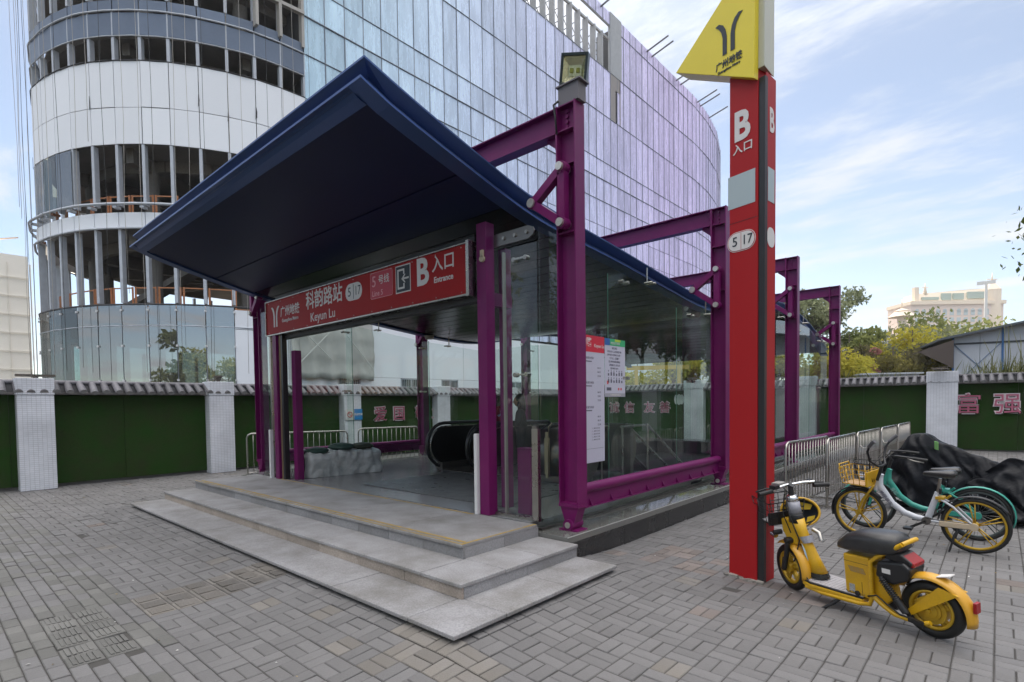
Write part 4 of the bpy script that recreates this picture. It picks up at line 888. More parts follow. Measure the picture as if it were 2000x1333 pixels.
# positions along the sign as shares of its length
def metro_mark(par, M, w_, h_, m, name='metro_mark', d=.003):     # two rails that spread like a Y at the top
    b = MB()
    for s_ in (-1, 1):
        P = [(s_*.10, -.5), (s_*.32, -.5), (s_*.32, .02), (s_*.40, .22), (s_*.56, .38), (s_*.72, .47), (s_*.52, .5), (s_*.30, .40), (s_*.17, .24), (s_*.10, .02)]
        P = [(x*w_, y*h_) for x, y in P]
        if s_ < 0: P = P[::-1]
        # split into two convex halves for clean faces
        flat(b, M, P, d)
    return b.build(name, m, par)
metro_mark(sg, frame((.36, -.001, .30), (1, 0, 0)), .22, .36, wht)
L2('广州地铁', .185, wht, .90, .345, .003, .93); L2('Guangzhou Metro', .082, wht, .90, .20, .001, .98)
L2('科韵路站', .30, wht, 2.02, .40, .004, .93); L2('Keyun Lu', .20, wht, 1.98, .135, .001)
b = MB(); M = frame((2.88, -.001, .375), (1, 0, 0)); flat(b, M, rrect(0, 0, .44, .25, .125), .0015); b.build('line_badge', wht, sg)
b = MB(); M = frame((2.88, -.003, .375), (1, 0, 0)); b.box(2.872, 2.882, -.0045, -.003, .27, .48); b.build('badge_divider', ink, sg)
L2('5', .19, ink, 2.77, .375, 0); sg.children[-1].location.y -= .003; L2('17', .19, ink, 2.985, .375, 0, .85); sg.children[-1].location.y -= .003
b = MB(); M = frame((3.57, -.001, .375), (1, 0, 0)); flat(b, M, rrect(0, 0, .52, .36, .03), .0008); b.build('line_box', palered, sg)
b = MB(); M = frame((3.57, -.002, .375), (1, 0, 0)); flat(b, M, rrect(0, 0, .508, .348, .028), .0008); b.build('line_box_face', mat('line_box_red', (.48, .02, .05), .42), sg)
for bd, sz, x, z in (('5', .21, 3.40, .425), ('号线', .13, 3.63, .43), ('Line 5', .105, 3.48, .262)):
    L2(bd, sz, palered if bd != '号线' else wht, x, z, .001); sg.children[-1].location.y -= .003
b = MB(); b.box(3.90, 4.22, -.002, -.0005, .19, .55); b.build('exit_symbol_border', wht, sg)
b = MB(); b.box(3.915, 4.205, -.004, -.002, .205, .535); b.build('exit_symbol', ink, sg)
b = MB(); 
for q in ((3.945, 3.97, .24, .50), (3.97, 4.07, .475, .50), (3.97, 4.07, .24, .265), (4.07, 4.095, .43, .50), (4.07, 4.095, .24, .31)): b.box(q[0], q[1], -.006, -.004, q[2], q[3])
b.box(4.05, 4.185, -.006, -.004, .358, .382); b.prism([(4.03, -.004, .37), (4.095, -.004, .315), (4.115, -.004, .315), (4.07, -.004, .37), (4.115, -.004, .425), (4.095, -.004, .425)], (0, -.002, 0)); b.build('arrow', wht, sg)
L2('B', .47, wht, 4.46, .375, .014, .95); L2('入口', .215, wht, 4.86, .43, .002, 1.0); L2('Entrance', .10, wht, 4.86, .245, .002, 1.0)
b = MB()
for i in range(12):
    for z in (.03, SH-.03): b.cyl((.1+(SW-.2)*i/11, -.003, z), (.1+(SW-.2)*i/11, .0, z), .008, 8)
b.build('rivets', steel, sg)
# ------------------------------------------------------------------ posters on the side glass
paper = mat('poster_paper', (0.55, 0.55, 0.66), .35, var=.08, vscale=3); tiny = mat('poster_ink', (.10, .10, .14), .6)
def poster(label, y0, y1, z0, z1, head, rows_, kind):
    t = thing('poster', label, 'poster', (GX+.014, y0, z0)); W, H_ = y1-y0, z1-z0
    b = MB(); b.box(0, .004, 0, W, 0, H_); b.build('sheet', paper, t)
    def P(y, z): return (.0045, y, z)
    if kind == 'red':
        b = MB(); b.box(.004, .0055, 0, W, H_-.20, H_); b.build('header', mat('poster_red', (.62, .02, .05), .4), t)
        letters('科韵路', .115, wht, t, (.0065, .22, H_-.09), (0, 1, 0), .003, .0008); letters('Keyun Lu', .06, wht, t, (.0065, .56, H_-.12), (0, 1, 0), .0, .0008)
        z = H_-.32
        for blk in range(3):
            b = MB(); b.box(.004, .005, .2, W-.28, z, z+.012); b.build('rule', tiny, t)
            letters('首末班车时间', .034, tiny, t, P(.33, z+.045), (0, 1, 0), 0, .0005)
            for q in range(3): letters(('06:14', '06:32', '22:58')[q] if blk != 1 else ('06:10', '23:05', '23:20')[q], .032, tiny, t, P(W-.12, z-.07-q*.05), (0, 1, 0), 0, .0005)
            z -= .30
        for q in range(5):
            letters('1 ... 06:30  23:10', .026, tiny, t, P(W-.20, .42-q*.035), (0, 1, 0), 0, .0005)
        b = MB(); b.box(.004, .005, .05, W-.03, .17, .173); b.build('rule', tiny, t)
    else:
        b = MB(); b.mi = 0; b.box(.004, .0055, 0, W, H_-.085, H_); b.mi = 1; b.box(.0056, .006, .0, .12, H_-.085, H_); b.mi = 2; b.box(.0056, .006, .24, .38, H_-.03, H_); b.build('header', [mat('poster_green', (.03, .40, .16), .4), mat('poster_blue', (.03, .12, .40), .4), mat('poster_lime', (.45, .60, .05), .4)], t)
        letters('地铁出行指南', .038, wht, t, (.0065, .25, H_-.055), (0, 1, 0), 0, .0005)
        z = H_-.12
        lines = ['乘客须知', '请勿在出入口逗留停放车辆', '遵守秩序文明乘车安全第一', '先下后上 注意脚下', '禁止携带易燃易爆物品', '请照顾好老人和儿童', '服务热线 96891']
        for i, s_ in enumerate(lines): letters(s_, .030 if i else .034, tiny, t, P(.23, z-i*.043), (0, 1, 0), 0, .0005, sx=.95)
        b = MB()
        for r in range(2):
            for c in range(6): yy = .07+c*.065; zz_ = H_-.47-r*.09; b.box(.004, .005, yy, yy+.03, zz_, zz_+(.045 if (r+c) % 3 else .03)); b.cyl((.004, yy+.015, zz_+.06), (.005, yy+.015, zz_+.06), .01, 6)
        b.box(.004, .005, .04, .15, .08, .12); b.build('pictograms', tiny, t)
        b = MB(); b.box(.004, .005, .05, .08, .16, .205)
        for c in range(2): b.cyl((.004, .33+c*.06, .1), (.005, .33+c*.06, .1), .018, 10)
        b.build('red_marks', mat('poster_mark_red', (.6, .04, .04), .5), t)
        b = MB(); b.box(.004, .005, 0, W, 0, .045); b.build('footer', mat('poster_grey', (.35, .35, .4), .5), t); letters('广州地铁集团有限公司', .026, wht, t, (.0055, .25, .022), (0, 1, 0), 0, .0005)
poster('tall white timetable poster with red Keyun Lu header on the side glass', 5.20, 5.872, .962, 2.515, 'red', 0, 'red')
poster('shorter white notice with green header beside the tall timetable poster', 5.888, 6.383, 1.77, 2.51, 'green', 0, 'green')
# ------------------------------------------------------------------ floodlight on the first column
fl_ = thing('floodlight', 'black floodlight tilted up on a grey box at the top of the nearest purple column', 'floodlight', (-3.43, 4.84, ZT))
b = MB(); b.box(-.13, .13, -.07, .07, 0, .19); b.box(-.15, .16, -.09, .09, .19, .205); b.build('mount_box', mat('grey_mount', (.13, .12, .13), .5), fl_)
flm = Matrix.Translation((.03, -.0, .36)) @ Matrix.Rotation(math.radians(24), 4, 'Z') @ Matrix.Rotation(math.radians(9), 4, 'Y') @ Matrix.Rotation(math.radians(14), 4, 'X')
b = MB(); b.box(-.145, .145, -.02, .07, -.15, -.125); b.box(-.145, .145, -.02, .07, .125, .15); b.box(-.145, -.12, -.02, .07, -.125, .125); b.box(.12, .145, -.02, .07, -.125, .125); b.box(-.12, .12, .05, .07, -.125, .125); o = b.build('housing', mat('dark_green_housing', (.03, .04, .04), .4, .4), fl_); o.matrix_basis = flm
b = MB(); b.add([(-.12, -.0, -.12), (.12, -.0, -.12), (.07, .045, -.05), (-.07, .045, -.05)], [(0, 1, 2, 3)]); b.add([(-.12, 0, .12), (.12, 0, .12), (.07, .045, .05), (-.07, .045, .05)], [(3, 2, 1, 0)]); b.add([(-.12, 0, -.12), (-.12, 0, .12), (-.07, .045, .05), (-.07, .045, -.05)], [(0, 1, 2, 3)]); b.add([(.12, 0, -.12), (.12, 0, .12), (.07, .045, .05), (.07, .045, -.05)], [(3, 2, 1, 0)]); b.box(-.07, .07, .045, .048, -.05, .05)
o = b.build('reflector', mat('lamp_reflector', (.75, .75, .72), .25, .8), fl_); o.matrix_basis = flm
b = MB()
for x in (-.035, .035): b.box(x-.018, x+.018, .03, .044, -.02, .02)
o = b.build('led_chip', mat('led_chip', (.55, .55, .15), .5), fl_); o.matrix_basis = flm
b = MB(); b.box(-.12, .12, -.012, -.008, -.12, .12); o = b.build('cover_glass', glass_mat('lamp_glass', (.9, .9, .82)), fl_); o.matrix_basis = flm
b = MB(); b.tube([(-.12, -.08, .05), (-.17, -.1, .02), (-.15, -.1, -.1), (-.13, -.1, -.3)], .012, 6); b.build('cable', black_rubber, fl_)
# ------------------------------------------------------------------ red totem
p0 = Vector((-1.944, 5.322, 0)); fd = Vector((.341, -.088, 0)).normalized(); nn = Vector((fd.y, -fd.x, 0)); LW = .352
tot = thing('station_totem', 'tall red station totem with yellow triangle emblem and the letter B', 'totem', p0)
redt = mat('totem_red', (0.38, 0.010, 0.014), .5, var=.3, vscale=1.2, vcol=(.42, .025, .025), spec=.25, fine=.04, stretch=(1, 1, .4)); blk = mat('totem_black', (0.018, 0.018, 0.02), .4)
ytm = mat('totem_yellow', (0.85, 0.68, 0.04), .4, var=.15, vscale=1.5, coat=.15); ivory = mat('totem_ivory', (.52, .52, .42), .4)
wf = .29; sd_ = Vector((.026, .25, 0)).normalized(); q1 = fd*wf; q2 = fd*LW; q3 = q2+sd_*.25; q4 = -nn*.25+fd*.05
b = MB(); b.prism([Vector((0, 0, 0)), q1, q1-nn*.2, q4], (0, 0, 6.2)); b.build('front_panel', redt, tot, bevel=.004)
b = MB(); b.prism([q1+fd*.001-nn*.012, q2-nn*.012, q2-nn*.03+sd_*.03, q1+fd*.001-nn*.15], (0, 0, 4.62)); b.build('black_strip', blk, tot)
b = MB(); b.prism([q2-nn*.012+fd*.001+sd_*.012, q3, q3-fd*.25, q1+fd*.002-nn*.16], (0, 0, 4.66)); b.build('side_panel', redt, tot, bevel=.004)
b = MB(); b.prism([q1+fd*.001, q2-nn*.0, q3-sd_*.02, q1-nn*.2+fd*.002], (0, 0, .9)); bb = b
b = MB(); P = [q1+fd*.001+nn*.003, q2+nn*.003, q3-fd*.02, q1-nn*.19+fd*.002]; b.prism([p+Vector((0, 0, 4.70)) for p in P], (0, 0, 1.0)); b.build('ivory_side', ivory, tot, bevel=.003)
FM = frame((nn.x*.001, nn.y*.001, 0), fd)
def onp(u_, z, off=.002): return (fd.x*u_+nn.x*off, fd.y*u_+nn.y*off, z)
# yellow wedge: thick triangle
tri = [(-.582, 5.082), (.288, 4.600), (.300, 5.75)]
b = MB(); base = [onp(x, z, .005) for x, z in tri]; b.prism([Vector(p)+nn*.06 for p in base], -nn*.23); b.build('yellow_emblem', ytm, tot, bevel=.004)
def totl(body, size, m, u_, z, bold=0., off=.003, sx=1.): return letters(body, size, m, tot, onp(u_, z, off), fd, bold, .002, sx=sx)
metro_mark(tot, frame(onp(.035, 5.115, .067), fd), .20, .31, ink)
totl('广州地铁', .078, ink, .035, 4.875, .0015, .068, .9); totl('Guangzhou Metro', .034, ink, .035, 4.818, .0005, .068, .95)
totl('B', .37, wht, .128, 4.255, .012, .003, .82); totl('入口', .10, wht, .140, 4.055, .001, .003, 1.05)
for (zc, h_) in ((3.675, .305),):
    b = MB(); M = frame(onp(.122, zc, .001), fd); flat(b, M, [(-.137, -h_/2), (.143, -h_/2), (.143, h_/2), (-.137, h_/2)], .002); b.build('blank_patch', mat('pale_patch', (.42, .50, .52), .35), tot)
b = MB(); flat(b, frame(onp(.125, 3.20, .001), fd), rrect(0, 0, .295, .185, .09), .002); b.build('line_badge', wht, tot)
b = MB(); flat(b, frame(onp(.125, 3.20, .0032), fd), rrect(0, 0, .284, .174, .085), .0012); b.build('badge_ring', mat('badge_red_ring', (.4, .03, .04), .5), tot)
b = MB(); flat(b, frame(onp(.125, 3.20, .0046), fd), rrect(0, 0, .272, .162, .08), .0012); b.build('badge_face', wht, tot)
b = MB(); flat(b, frame(onp(.125, 3.20, .006), fd), [(-.002, -.078), (.002, -.078), (.002, .078), (-.002, .078)], .001); b.build('badge_divider', mat('badge_red_ring', (.4, .03, .04), .5), tot)
totl('5', .125, ink, .062, 3.20, 0, .007); totl('17', .125, ink, .188, 3.20, 0, .007, .9)
b = MB(); flat(b, frame(onp(.145, 3.385, .0008), fd), [(-.145, -.002), (.145, -.002), (.145, .002), (-.145, .002)], .001); b.build('panel_joint', blk, tot)
sn = Vector((sd_.y, -sd_.x, 0)); 
def ons(v_, z, off): return tuple(q2+sd_*v_+sn*off+Vector((0, 0, z)))
for (zc, h_) in ((3.675, .305),):
    b = MB(); flat(b, frame(ons(.16, zc, .003), sd_), [(-.09, -h_/2), (.05, -h_/2), (.05, h_/2), (-.09, h_/2)], .002); b.build('blank_patch', mat('pale_patch', (.42, .50, .52), .35), tot)
letters('B', .30, wht, tot, ons(.15, 4.25, .004), sd_, .008, .002, sx=.6); b = MB(); flat(b, frame(ons(.14, 3.2, .003), sd_), rrect(0, 0, .16, .18, .07), .002); b.build('line_badge', wht, tot)
b = MB()
for k in range(26):
    u_ = rnd.uniform(-.02, LW); s_ = rnd.uniform(.008, .03); q = fd*u_+nn*rnd.uniform(.0, .03); b.tint = rnd.random(); b.obox((q.x, q.y, s_*.3), (s_, 0, 0), (0, s_, 0), (0, 0, s_*.4))
b.build('base_mortar', mat('mortar_crumb', (.30, .28, .25), .9, tint=.5), tot)
#PART6
# ------------------------------------------------------------------ escalators going down inside
sl30 = math.tan(math.radians(30))
handr = mat('handrail_rubber', (0.015, 0.015, 0.016), .3, coat=.3)
balm = mat('balustrade_panel', (0.035, 0.034, 0.033), .28, .5, var=.4, vscale=2); skirt = mat('skirt_steel', (.38, .36, .33), .3, .9, var=.3, vscale=4)
def balustrade(par, x, yn, zf, wall=.02, sgn=1):
    """flat run from the newel at yn, then down a 30 degree slope"""
    R = .44; zc = zf+.48; top = zc+R
    def zslope(y, z0): return z0-max(0, y-(yn+1.9))*sl30
    def outline(r):
        P = []
        for k in range(13): a = math.radians(-100-170*k/12+0); P.append((yn+R+r*math.cos(math.radians(270-180*k/12)), zc+r*math.sin(math.radians(270-180*k/12))))
        return P
    arcp = outline(R); Q = arcp+[(yn+1.9, top), (yn+8.6, top-6.7*sl30)]
    b = MB(); b.tube([(x, y, z) for y, z in Q], .036, 8); b.build('handrail', handr, par)
    inner = outline(R-.06)+[(yn+1.9, top-.06), (yn+8.6, top-.06-6.7*sl30)]; low = [(yn+8.6, zf-.1-6.7*sl30), (yn+1.9, zf-.1), (yn+R, zf+.0)]
    b = MB(); pts = inner+low; b.prism([(x-wall, y, z) for y, z in pts], (2*wall, 0, 0)); b.build('balustrade', balm, par)
    b = MB(); b.tube([(x+sgn*.03, y, z) for y, z in inner], .014, 6); b.build('trim_line', steel, par)
    b = MB(); b.box(x-.1, x+.1, yn+.30, yn+1.9, zf, zf+.13); b.prism([(x-.1, yn+1.9, zf+.13), (x-.1, yn+1.9, zf-.15), (x-.1, yn+8.6, zf-.15-6.7*sl30), (x-.1, yn+8.6, zf+.13-6.7*sl30)], (.2, 0, 0)); b.build('skirt', skirt, par)
def escalator(label, x0, x1, yn):
    e = thing('escalator', label, 'escalator', (0, 0, 0))
    balustrade(e, x0, yn, .40, sgn=1); balustrade(e, x1, yn, .40, sgn=-1)
    b = MB(); b.box(x0+.1, x1-.1, yn+.2, yn+1.5, .399, .404); b.build('comb_plate', skirt, e)
    for k in range(26):
        y = yn+1.5+k*.26; z = .40-max(0, (y-yn-1.9))*sl30; b = MB(); b.box(x0+.1, x1-.1, y, y+.255, z-.2, z-.004); b.build('step', steel_dark, e)
    b = MB(); b.box(x0+.12, x1-.12, yn+.1, yn+.7, .399, .401); return e
escalator('black balustraded escalator nearest the left glass wall', -8.42, -7.28, 6.85)
e2 = escalator('second escalator with polished steel ends right of the first', -6.95, -5.72, 6.95)
# polished curved decking around the newels between the two runs
for x in (-7.12,):
    b = MB(); b.smooth = True; rings = []
    for k in range(15):
        a = math.radians(270-180*k/14); rings.append([(x-.17, 6.9+.44+.40*math.cos(a), .88+.40*math.sin(a)), (x+.17, 6.9+.44+.40*math.cos(a), .88+.40*math.sin(a))])
    rings.append([(x-.17, 8.8, 1.28), (x+.17, 8.8, 1.28)]); b.loft(rings, close=False); o = b.build('deck_cover', mat('polished_steel', (.7, .66, .6), .12, 1.0), e2); m_ = o.modifiers.new('t', 'SOLIDIFY'); m_.thickness = .01
st2 = thing('stair_rail', 'steel handrails sloping down along the stair beside the escalators', 'handrail', (0, 0, 0))
for x in (-4.95, -4.55):
    b = MB(); b.tube([(x, 7.7, 1.3), (x, 8.6, 1.3), (x, 13.5, 1.3-4.9*sl30)], .022, 8); b.build('handrail', steel, st2)
    for y in (7.75, 8.6, 10.2, 11.8): b = MB(); b.cyl((x, y, .3-max(0, y-8.6)*sl30), (x, y, 1.3-max(0, y-8.6)*sl30), .018, 8); b.build('post', steel, st2)
for k in range(14): b = MB(); b.box(-5.3, -4.2, 9.0+k*.3, 9.3+k*.3, -3.9, .38-.16*k); b.build('step', granite_black, st2)
cab = thing('steel_drum_cabinet', 'rounded dark steel inspection cabinet with a bolted handle behind the nearest column', 'cabinet', (-5.35, 7.25, .4))
b = MB(); b.smooth = True; b.cyl((-.35, 0, .46), (.42, 0, .46), .42, 28); b.build('drum', steel_dark, cab)
b = MB(); b.box(-.05, .02, -.47, -.42, .16, .74); b.cyl((-.015, -.45, .16), (-.015, -.45, .1), .03, 8); b.cyl((-.015, -.45, .74), (-.015, -.45, .84), .03, 8); b.tube([(-.015, -.4, .84), (-.03, -.38, .92), (.02, -.36, .98)], .008, 6); b.build('drop_bolt', mat('brass_bolt', (.42, .36, .25), .35, .8), cab)
b = MB(); b.box(-.3, .38, -.25, .25, 0, .1); b.build('drum_foot', steel_dark, cab)
cab2 = thing('steel_cabinet', 'brushed steel rounded cabinet seen through the glass right of the posters', 'cabinet', (-4.75, 8.15, .4))
b = MB(); b.smooth = True; b.cyl((-.75, 0, .52), (.0, 0, .52), .42, 28); b.build('drum', mat('warm_brushed_steel', (.22, .21, .17), .3, .9, var=.3, vscale=2, stretch=(8, 1, 1)), cab2); b = MB(); b.box(.02, .14, -.04, .06, -.4, .93); b.build('post', steel_dark, cab2)
# purple cabinet box by the glass, entrance mats, tarpaulin heap
pc = thing('purple_box', 'waist high purple painted steel box standing behind the glass beside the doorway', 'cabinet', (-4.11, 4.80, .40))
b = MB(); b.box(-.105, .095, -.02, .14, 0, .76); b.build('body', purple, pc, bevel=.005); b = MB(); b.box(-.11, .10, -.025, .145, .761, .775); b.build('lid', purple, pc)
mt = thing('floor_mat', 'dark grey ribbed entrance mat lying inside the doorway', 'mat', (-6.4, 5.9, .3995))
b = MB(); b.box(-1.35, 1.75, -.95, 1.0, .001, .012); b.build('carpet', mat_dark, mt, bevel=.004)
tarp = thing('covered_sandbags', 'row of bags under crumpled clear plastic with green sacks on top, left inside the doorway', 'sandbags', (-9.2, 4.75, .40))
ta = math.atan2(6.09-4.64, -9.0+9.163); tarp.rotation_euler = (0, 0, ta)
plas = mat('milky_plastic', (.52, .53, .52), .28, var=.8, vscale=5, vcol=(.26, .28, .28), bump=1.0, bscale=9)
b = MB(); n1, n2 = 40, 22; V = []; TL, TW, TH = 1.5, .62, .40
nrp = np.random.RandomState(3)
from mathutils import noise as mno
for i in range(n1+1):
    for j in range(n2+1):
        u_, v_ = i/n1, j/n2; s_ = v_*3-1.5            # around: front side, top, back
        if v_ < .35: yy = -.0; zz_ = v_/.35*TH
        elif v_ < .65: yy = (v_-.35)/.3*TW; zz_ = TH+.05*math.sin((v_-.35)/.3*math.pi)
        else: yy = TW; zz_ = TH*(1-(v_-.65)/.35)
        q = mno.noise(Vector((u_*6, v_*5, 1)))*.05+mno.noise(Vector((u_*17, v_*9, 4)))*.03+abs(math.sin(u_*9+v_*3))*.02
        endr = min(1, u_/.05, (1-u_)/.05)
        V.append((u_*TL+.02*mno.noise(Vector((v_*7, u_*3, 9))), yy+(-q if v_ < .35 else q if v_ > .65 else 0)*1.0+(.15*(1-endr)**2 if v_ < .5 else -.15*(1-endr)**2)-0.04*math.sin(v_*math.pi), max(.002, zz_*(1-.08*(1-endr))+q*(v_ > .3)*(v_ < .7)*1.6)))
b.smooth = True; b.add(V, [(i*(n2+1)+j, (i+1)*(n2+1)+j, (i+1)*(n2+1)+j+1, i*(n2+1)+j+1) for i in range(n1) for j in range(n2)])
for uu in (0, n1): b.add([V[uu*(n2+1)+j] for j in range(n2+1)], [tuple(range(n2+1)) if uu else tuple(range(n2, -1, -1))])
o = b.build('plastic_cover', plas, tarp)
o.scale = (1, 1, 1)
for i, (x, y, z, a, c) in enumerate(((.25, .2, .45, .3, (.03, .07, .055)), (.75, .25, .5, -.2, (.03, .07, .055)), (1.2, .3, .48, .1, (.035, .045, .03)), (.35, .5, .42, 1., (.3, .32, .32)))):
    b = MB(); b.sph((0, 0, 0), .22, 14, 8, (1.15, .7, .32)); b.build('sack', mat('sack_%s' % ('green' if i < 2 else 'dark' if i == 2 else 'grey'), c, .6, var=.4, vscale=6, bump=.5, bscale=14), tarp, (x, y, z+.02), (.1, 0, a))
# ------------------------------------------------------------------ crowd barriers
def barrier(x0, y0, x1, y1, label, h=1.08, group='steel crowd barriers'):
    d = Vector((x1-x0, y1-y0, 0)); ln = d.length; t = thing('crowd_barrier', label, 'barrier', (x0, y0, 0), math.atan2(d.y, d.x), group)
    b = MB(); r = .10
    b.tube([(0, 0, .0), (0, 0, h-r), (r*.3, 0, h-r*.3), (r, 0, h), (ln-r, 0, h), (ln-r*.3, 0, h-r*.3), (ln, 0, h-r), (ln, 0, 0)], .019, 8); b.build('frame', steel, t)
    b = MB(); b.cyl((0, 0, .17), (ln, 0, .17), .013, 8); b.build('lower_rail', steel, t)
    n = int(ln/.125)
    me = None
    for k in range(1, n):
        if me is None: b = MB(); b.cyl((0, 0, .17), (0, 0, h-.01), .009, 6); me = b.mesh('bar', steel)
        link(me, 'bar', t, (ln*k/n, 0, 0))
    for x in (.0, ln): b = MB(); b.beam((x, -.25, .03), (x, .25, .03), .03, .03); b.box(x-.015, x+.015, -.27, -.22, 0, .03); b.box(x-.015, x+.015, .22, .27, 0, .03); b.build('foot', steel, t)
barrier(-2.28, 8.45, -2.13, 10.35, 'steel crowd barrier just right of the red totem')
barrier(-1.98, 9.55, -1.93, 11.55, 'steel crowd barrier in the second run, behind the scooter basket')
barrier(-1.93, 11.65, -1.85, 13.65, 'steel crowd barrier in the middle of the run towards the back wall')
barrier(-1.84, 13.75, -1.78, 15.6, 'steel crowd barrier last but one before the back wall')
barrier(-1.77, 15.7, -1.72, 17.5, 'steel crowd barrier farthest back, behind the covered motorbikes')
barrier(-12.9, 5.2, -11.9, 7.2, 'steel crowd barrier left of the station behind the left purple column')
barrier(-12.7, 8.0, -12.3, 9.7, 'steel crowd barrier seen through the left glass wall')
# ------------------------------------------------------------------ wheels
def wheel(par, name, c, R, tr, rim_m, nsp, rz_=0., rimw=.03, hub=.05, spoke=.012, disc=0., rimr=None):
    """c: centre in the parent's frame; the wheel lies in the parent's x-z plane turned by rz_ about the vertical"""
    w_ = bpy.data.objects.new(name, None); COL.objects.link(w_); w_.parent = par; w_.location = c; w_.rotation_euler = (0, 0, rz_)
    b = MB(); b.ring((0, 0, 0), (0, 1, 0), R-tr, tr, 40, 10); b.build('tyre', black_rubber, w_)
    b = MB(); b.smooth = True; ri = R-2*tr+.006; n = 40
    for (ra, rb) in ((ri, ri-.022),):
        rings = [[(ra*math.cos(a), -rimw, ra*math.sin(a)), (ra*math.cos(a), rimw, ra*math.sin(a)), (rb*math.cos(a), rimw*.7, rb*math.sin(a)), (rb*math.cos(a), -rimw*.7, rb*math.sin(a))] for a in [2*math.pi*k/n for k in range(n+1)]]
        b.loft(rings, cap=False)
    b.smooth = False
    for k in range(nsp):
        a = 2*math.pi*k/nsp+.2
        for da in ((-.12, .12) if nsp <= 6 else (0,)):
            b.tube([(hub*.6*math.cos(a+da*2), 0, hub*.6*math.sin(a+da*2)), (ri*math.cos(a+da*.8), 0, ri*math.sin(a+da*.8))], [spoke*1.3, spoke], 6)
    b.build('rim', rim_m, w_)
    b = MB(); b.cyl((0, -.045, 0), (0, .045, 0), hub, 20); b.cyl((0, -.06, 0), (0, .06, 0), .012, 8)
    if disc: b.cyl((0, -.055, 0), (0, .03, 0), disc, 28); b.cyl((0, -.065, 0), (0, .04, 0), disc*.7, 28)
    b.build('hub', rim_m if not disc else rim_m, w_)
    return w_
def fender(par, c, R, wd, a0, a1, m, rz_=0., name='fender', n=18, lip=.02):
    b = MB(); b.smooth = True; rings = []
    for k in range(n+1):
        a = math.radians(a0+(a1-a0)*k/n); ring = []
        for q in range(7): t_ = -1+2*q/6; r = R-lip*t_*t_; ring.append((r*math.cos(a), wd*t_, r*math.sin(a)))
        rings.append(ring)
    b.loft(rings, close=False); o = b.build(name, m, par, c, (0, 0, rz_)); s_ = o.modifiers.new('t', 'SOLIDIFY'); s_.thickness = .004; return o
# ------------------------------------------------------------------ yellow shared scooter
ypl = mat('yellow_scooter_plastic', (0.66, 0.38, 0.008), .38, var=.55, vscale=7, vcol=(.50, .27, .02), coat=.15, fine=.1, fscale=90); ypo = mat('amber_fender_plastic', (0.66, 0.34, 0.02), .35, var=.3, vscale=6, vcol=(.5, .28, .07), coat=.2)
yrim = mat('yellow_rim', (.58, .36, .03), .4, .3, var=.3, vscale=12); chrome = mat('chrome', (.7, .7, .7), .15, 1.0)
sc = thing('electric_scooter', 'yellow shared electric scooter with black seat, parked by the red totem', 'scooter', (-.235, 4.80, 0))
sc.rotation_euler = Matrix.Rotation(math.radians(156.9), 4, 'Z').to_euler()
lean = bpy.data.objects.new('frame', None)
sc.rotation_mode = 'XYZ'; sc.rotation_euler = (math.radians(-7)*1, 0, math.radians(156.9))
ST = math.radians(-20)                             # steering turned to the right
FC = Vector((1.215, 0, .205))
wheel(sc, 'rear_wheel', (.09, 0, .205), .205, .035, yrim, 5, 0, .03, .05, .016, disc=.10)
wheel(sc, 'front_wheel', FC, .205, .033, yrim, 5, ST, .026, .05, .016, disc=.05)
fender(sc, (.09, 0, .205), .262, .06, 190, 22, ypo, name='rear_fender', lip=.03)
b = MB(); b.prism([(-.10, -.06, .375), (.20, -.06, .14), (.22, -.06, .18), (.02, -.06, .40)], (0, .012, 0)); b.prism([(-.10, .05, .375), (.20, .05, .14), (.22, .05, .18), (.02, .05, .40)], (0, .012, 0)); b.build('fender_stay', ypl, sc)
b = MB(); b.box(-.185, -.165, -.025, .025, .27, .34); b.build('tail_reflector', mat('red_lens', (.30, .01, .012), .25), sc)
b = MB(); b.obox((-.0, .0, .475), (.04, 0, -.012), (0, .035, 0), (.001, 0, .003)); b.build('plate_sticker', wht, sc)
def turned(o_): o_.location = FC; o_.rotation_euler = (0, 0, ST); return o_
turned(fender(sc, (0, 0, 0), .245, .05, 190, 60, ypo, name='front_fender', lip=.025))
b = MB()
for y in (-.065, .065): b.tube([(0, y, 0), (-.055, y, .18), (-.075, y, .26)], [.018, .022, .024], 8); b.beam((.02, y, -.02), (-.02, y, .10), .03, .035)
b.build('fork', black_gloss, sc, FC, (0, 0, ST))
b = MB(); b.cyl((-.06, -.075, .27), (-.06, .075, .27), .03, 12); b.cyl((.02, .06, .33), (.02, .13, .33), .022, 12); b.build('fork_crown', black_gloss, sc, FC, (0, 0, ST)); b = MB(); b.cyl((.06, .09, .285), (.12, .09, .29), .022, 14); b.build('front_light', chrome, sc, FC, (0, 0, ST))
# leg shield / steering tube
b = MB(); b.smooth = True
def oval(cx, cz, hx, hy, n=14, tilt=0.0): return [(cx+hx*math.cos(2*math.pi*k/n), hy*math.sin(2*math.pi*k/n), cz+tilt*hx*math.cos(2*math.pi*k/n)) for k in range(n)]
b.loft([oval(.955, .215, .075, .065, tilt=-.3), oval(1.0, .34, .055, .05, tilt=-.35), oval(1.045, .46, .045, .045, tilt=-.35), oval(1.10, .56, .055, .055, tilt=-.35), oval(1.125, .66, .062, .058, tilt=-.3)])
b.build('steering_column', ypl, sc)
b = MB(); b.prism([(1.10, -.045, .66), (1.25, -.04, .66), (1.24, -.04, .55), (1.18, -.04, .44), (1.10, -.045, .44)], (0, .09, 0)); b.build('head_shroud', ypl, sc, bevel=.012)
b = MB(); b.loft([oval(.95, .20, .085, .075), oval(.958, .235, .078, .068)]); b.build('column_boot', black_rubber, sc)
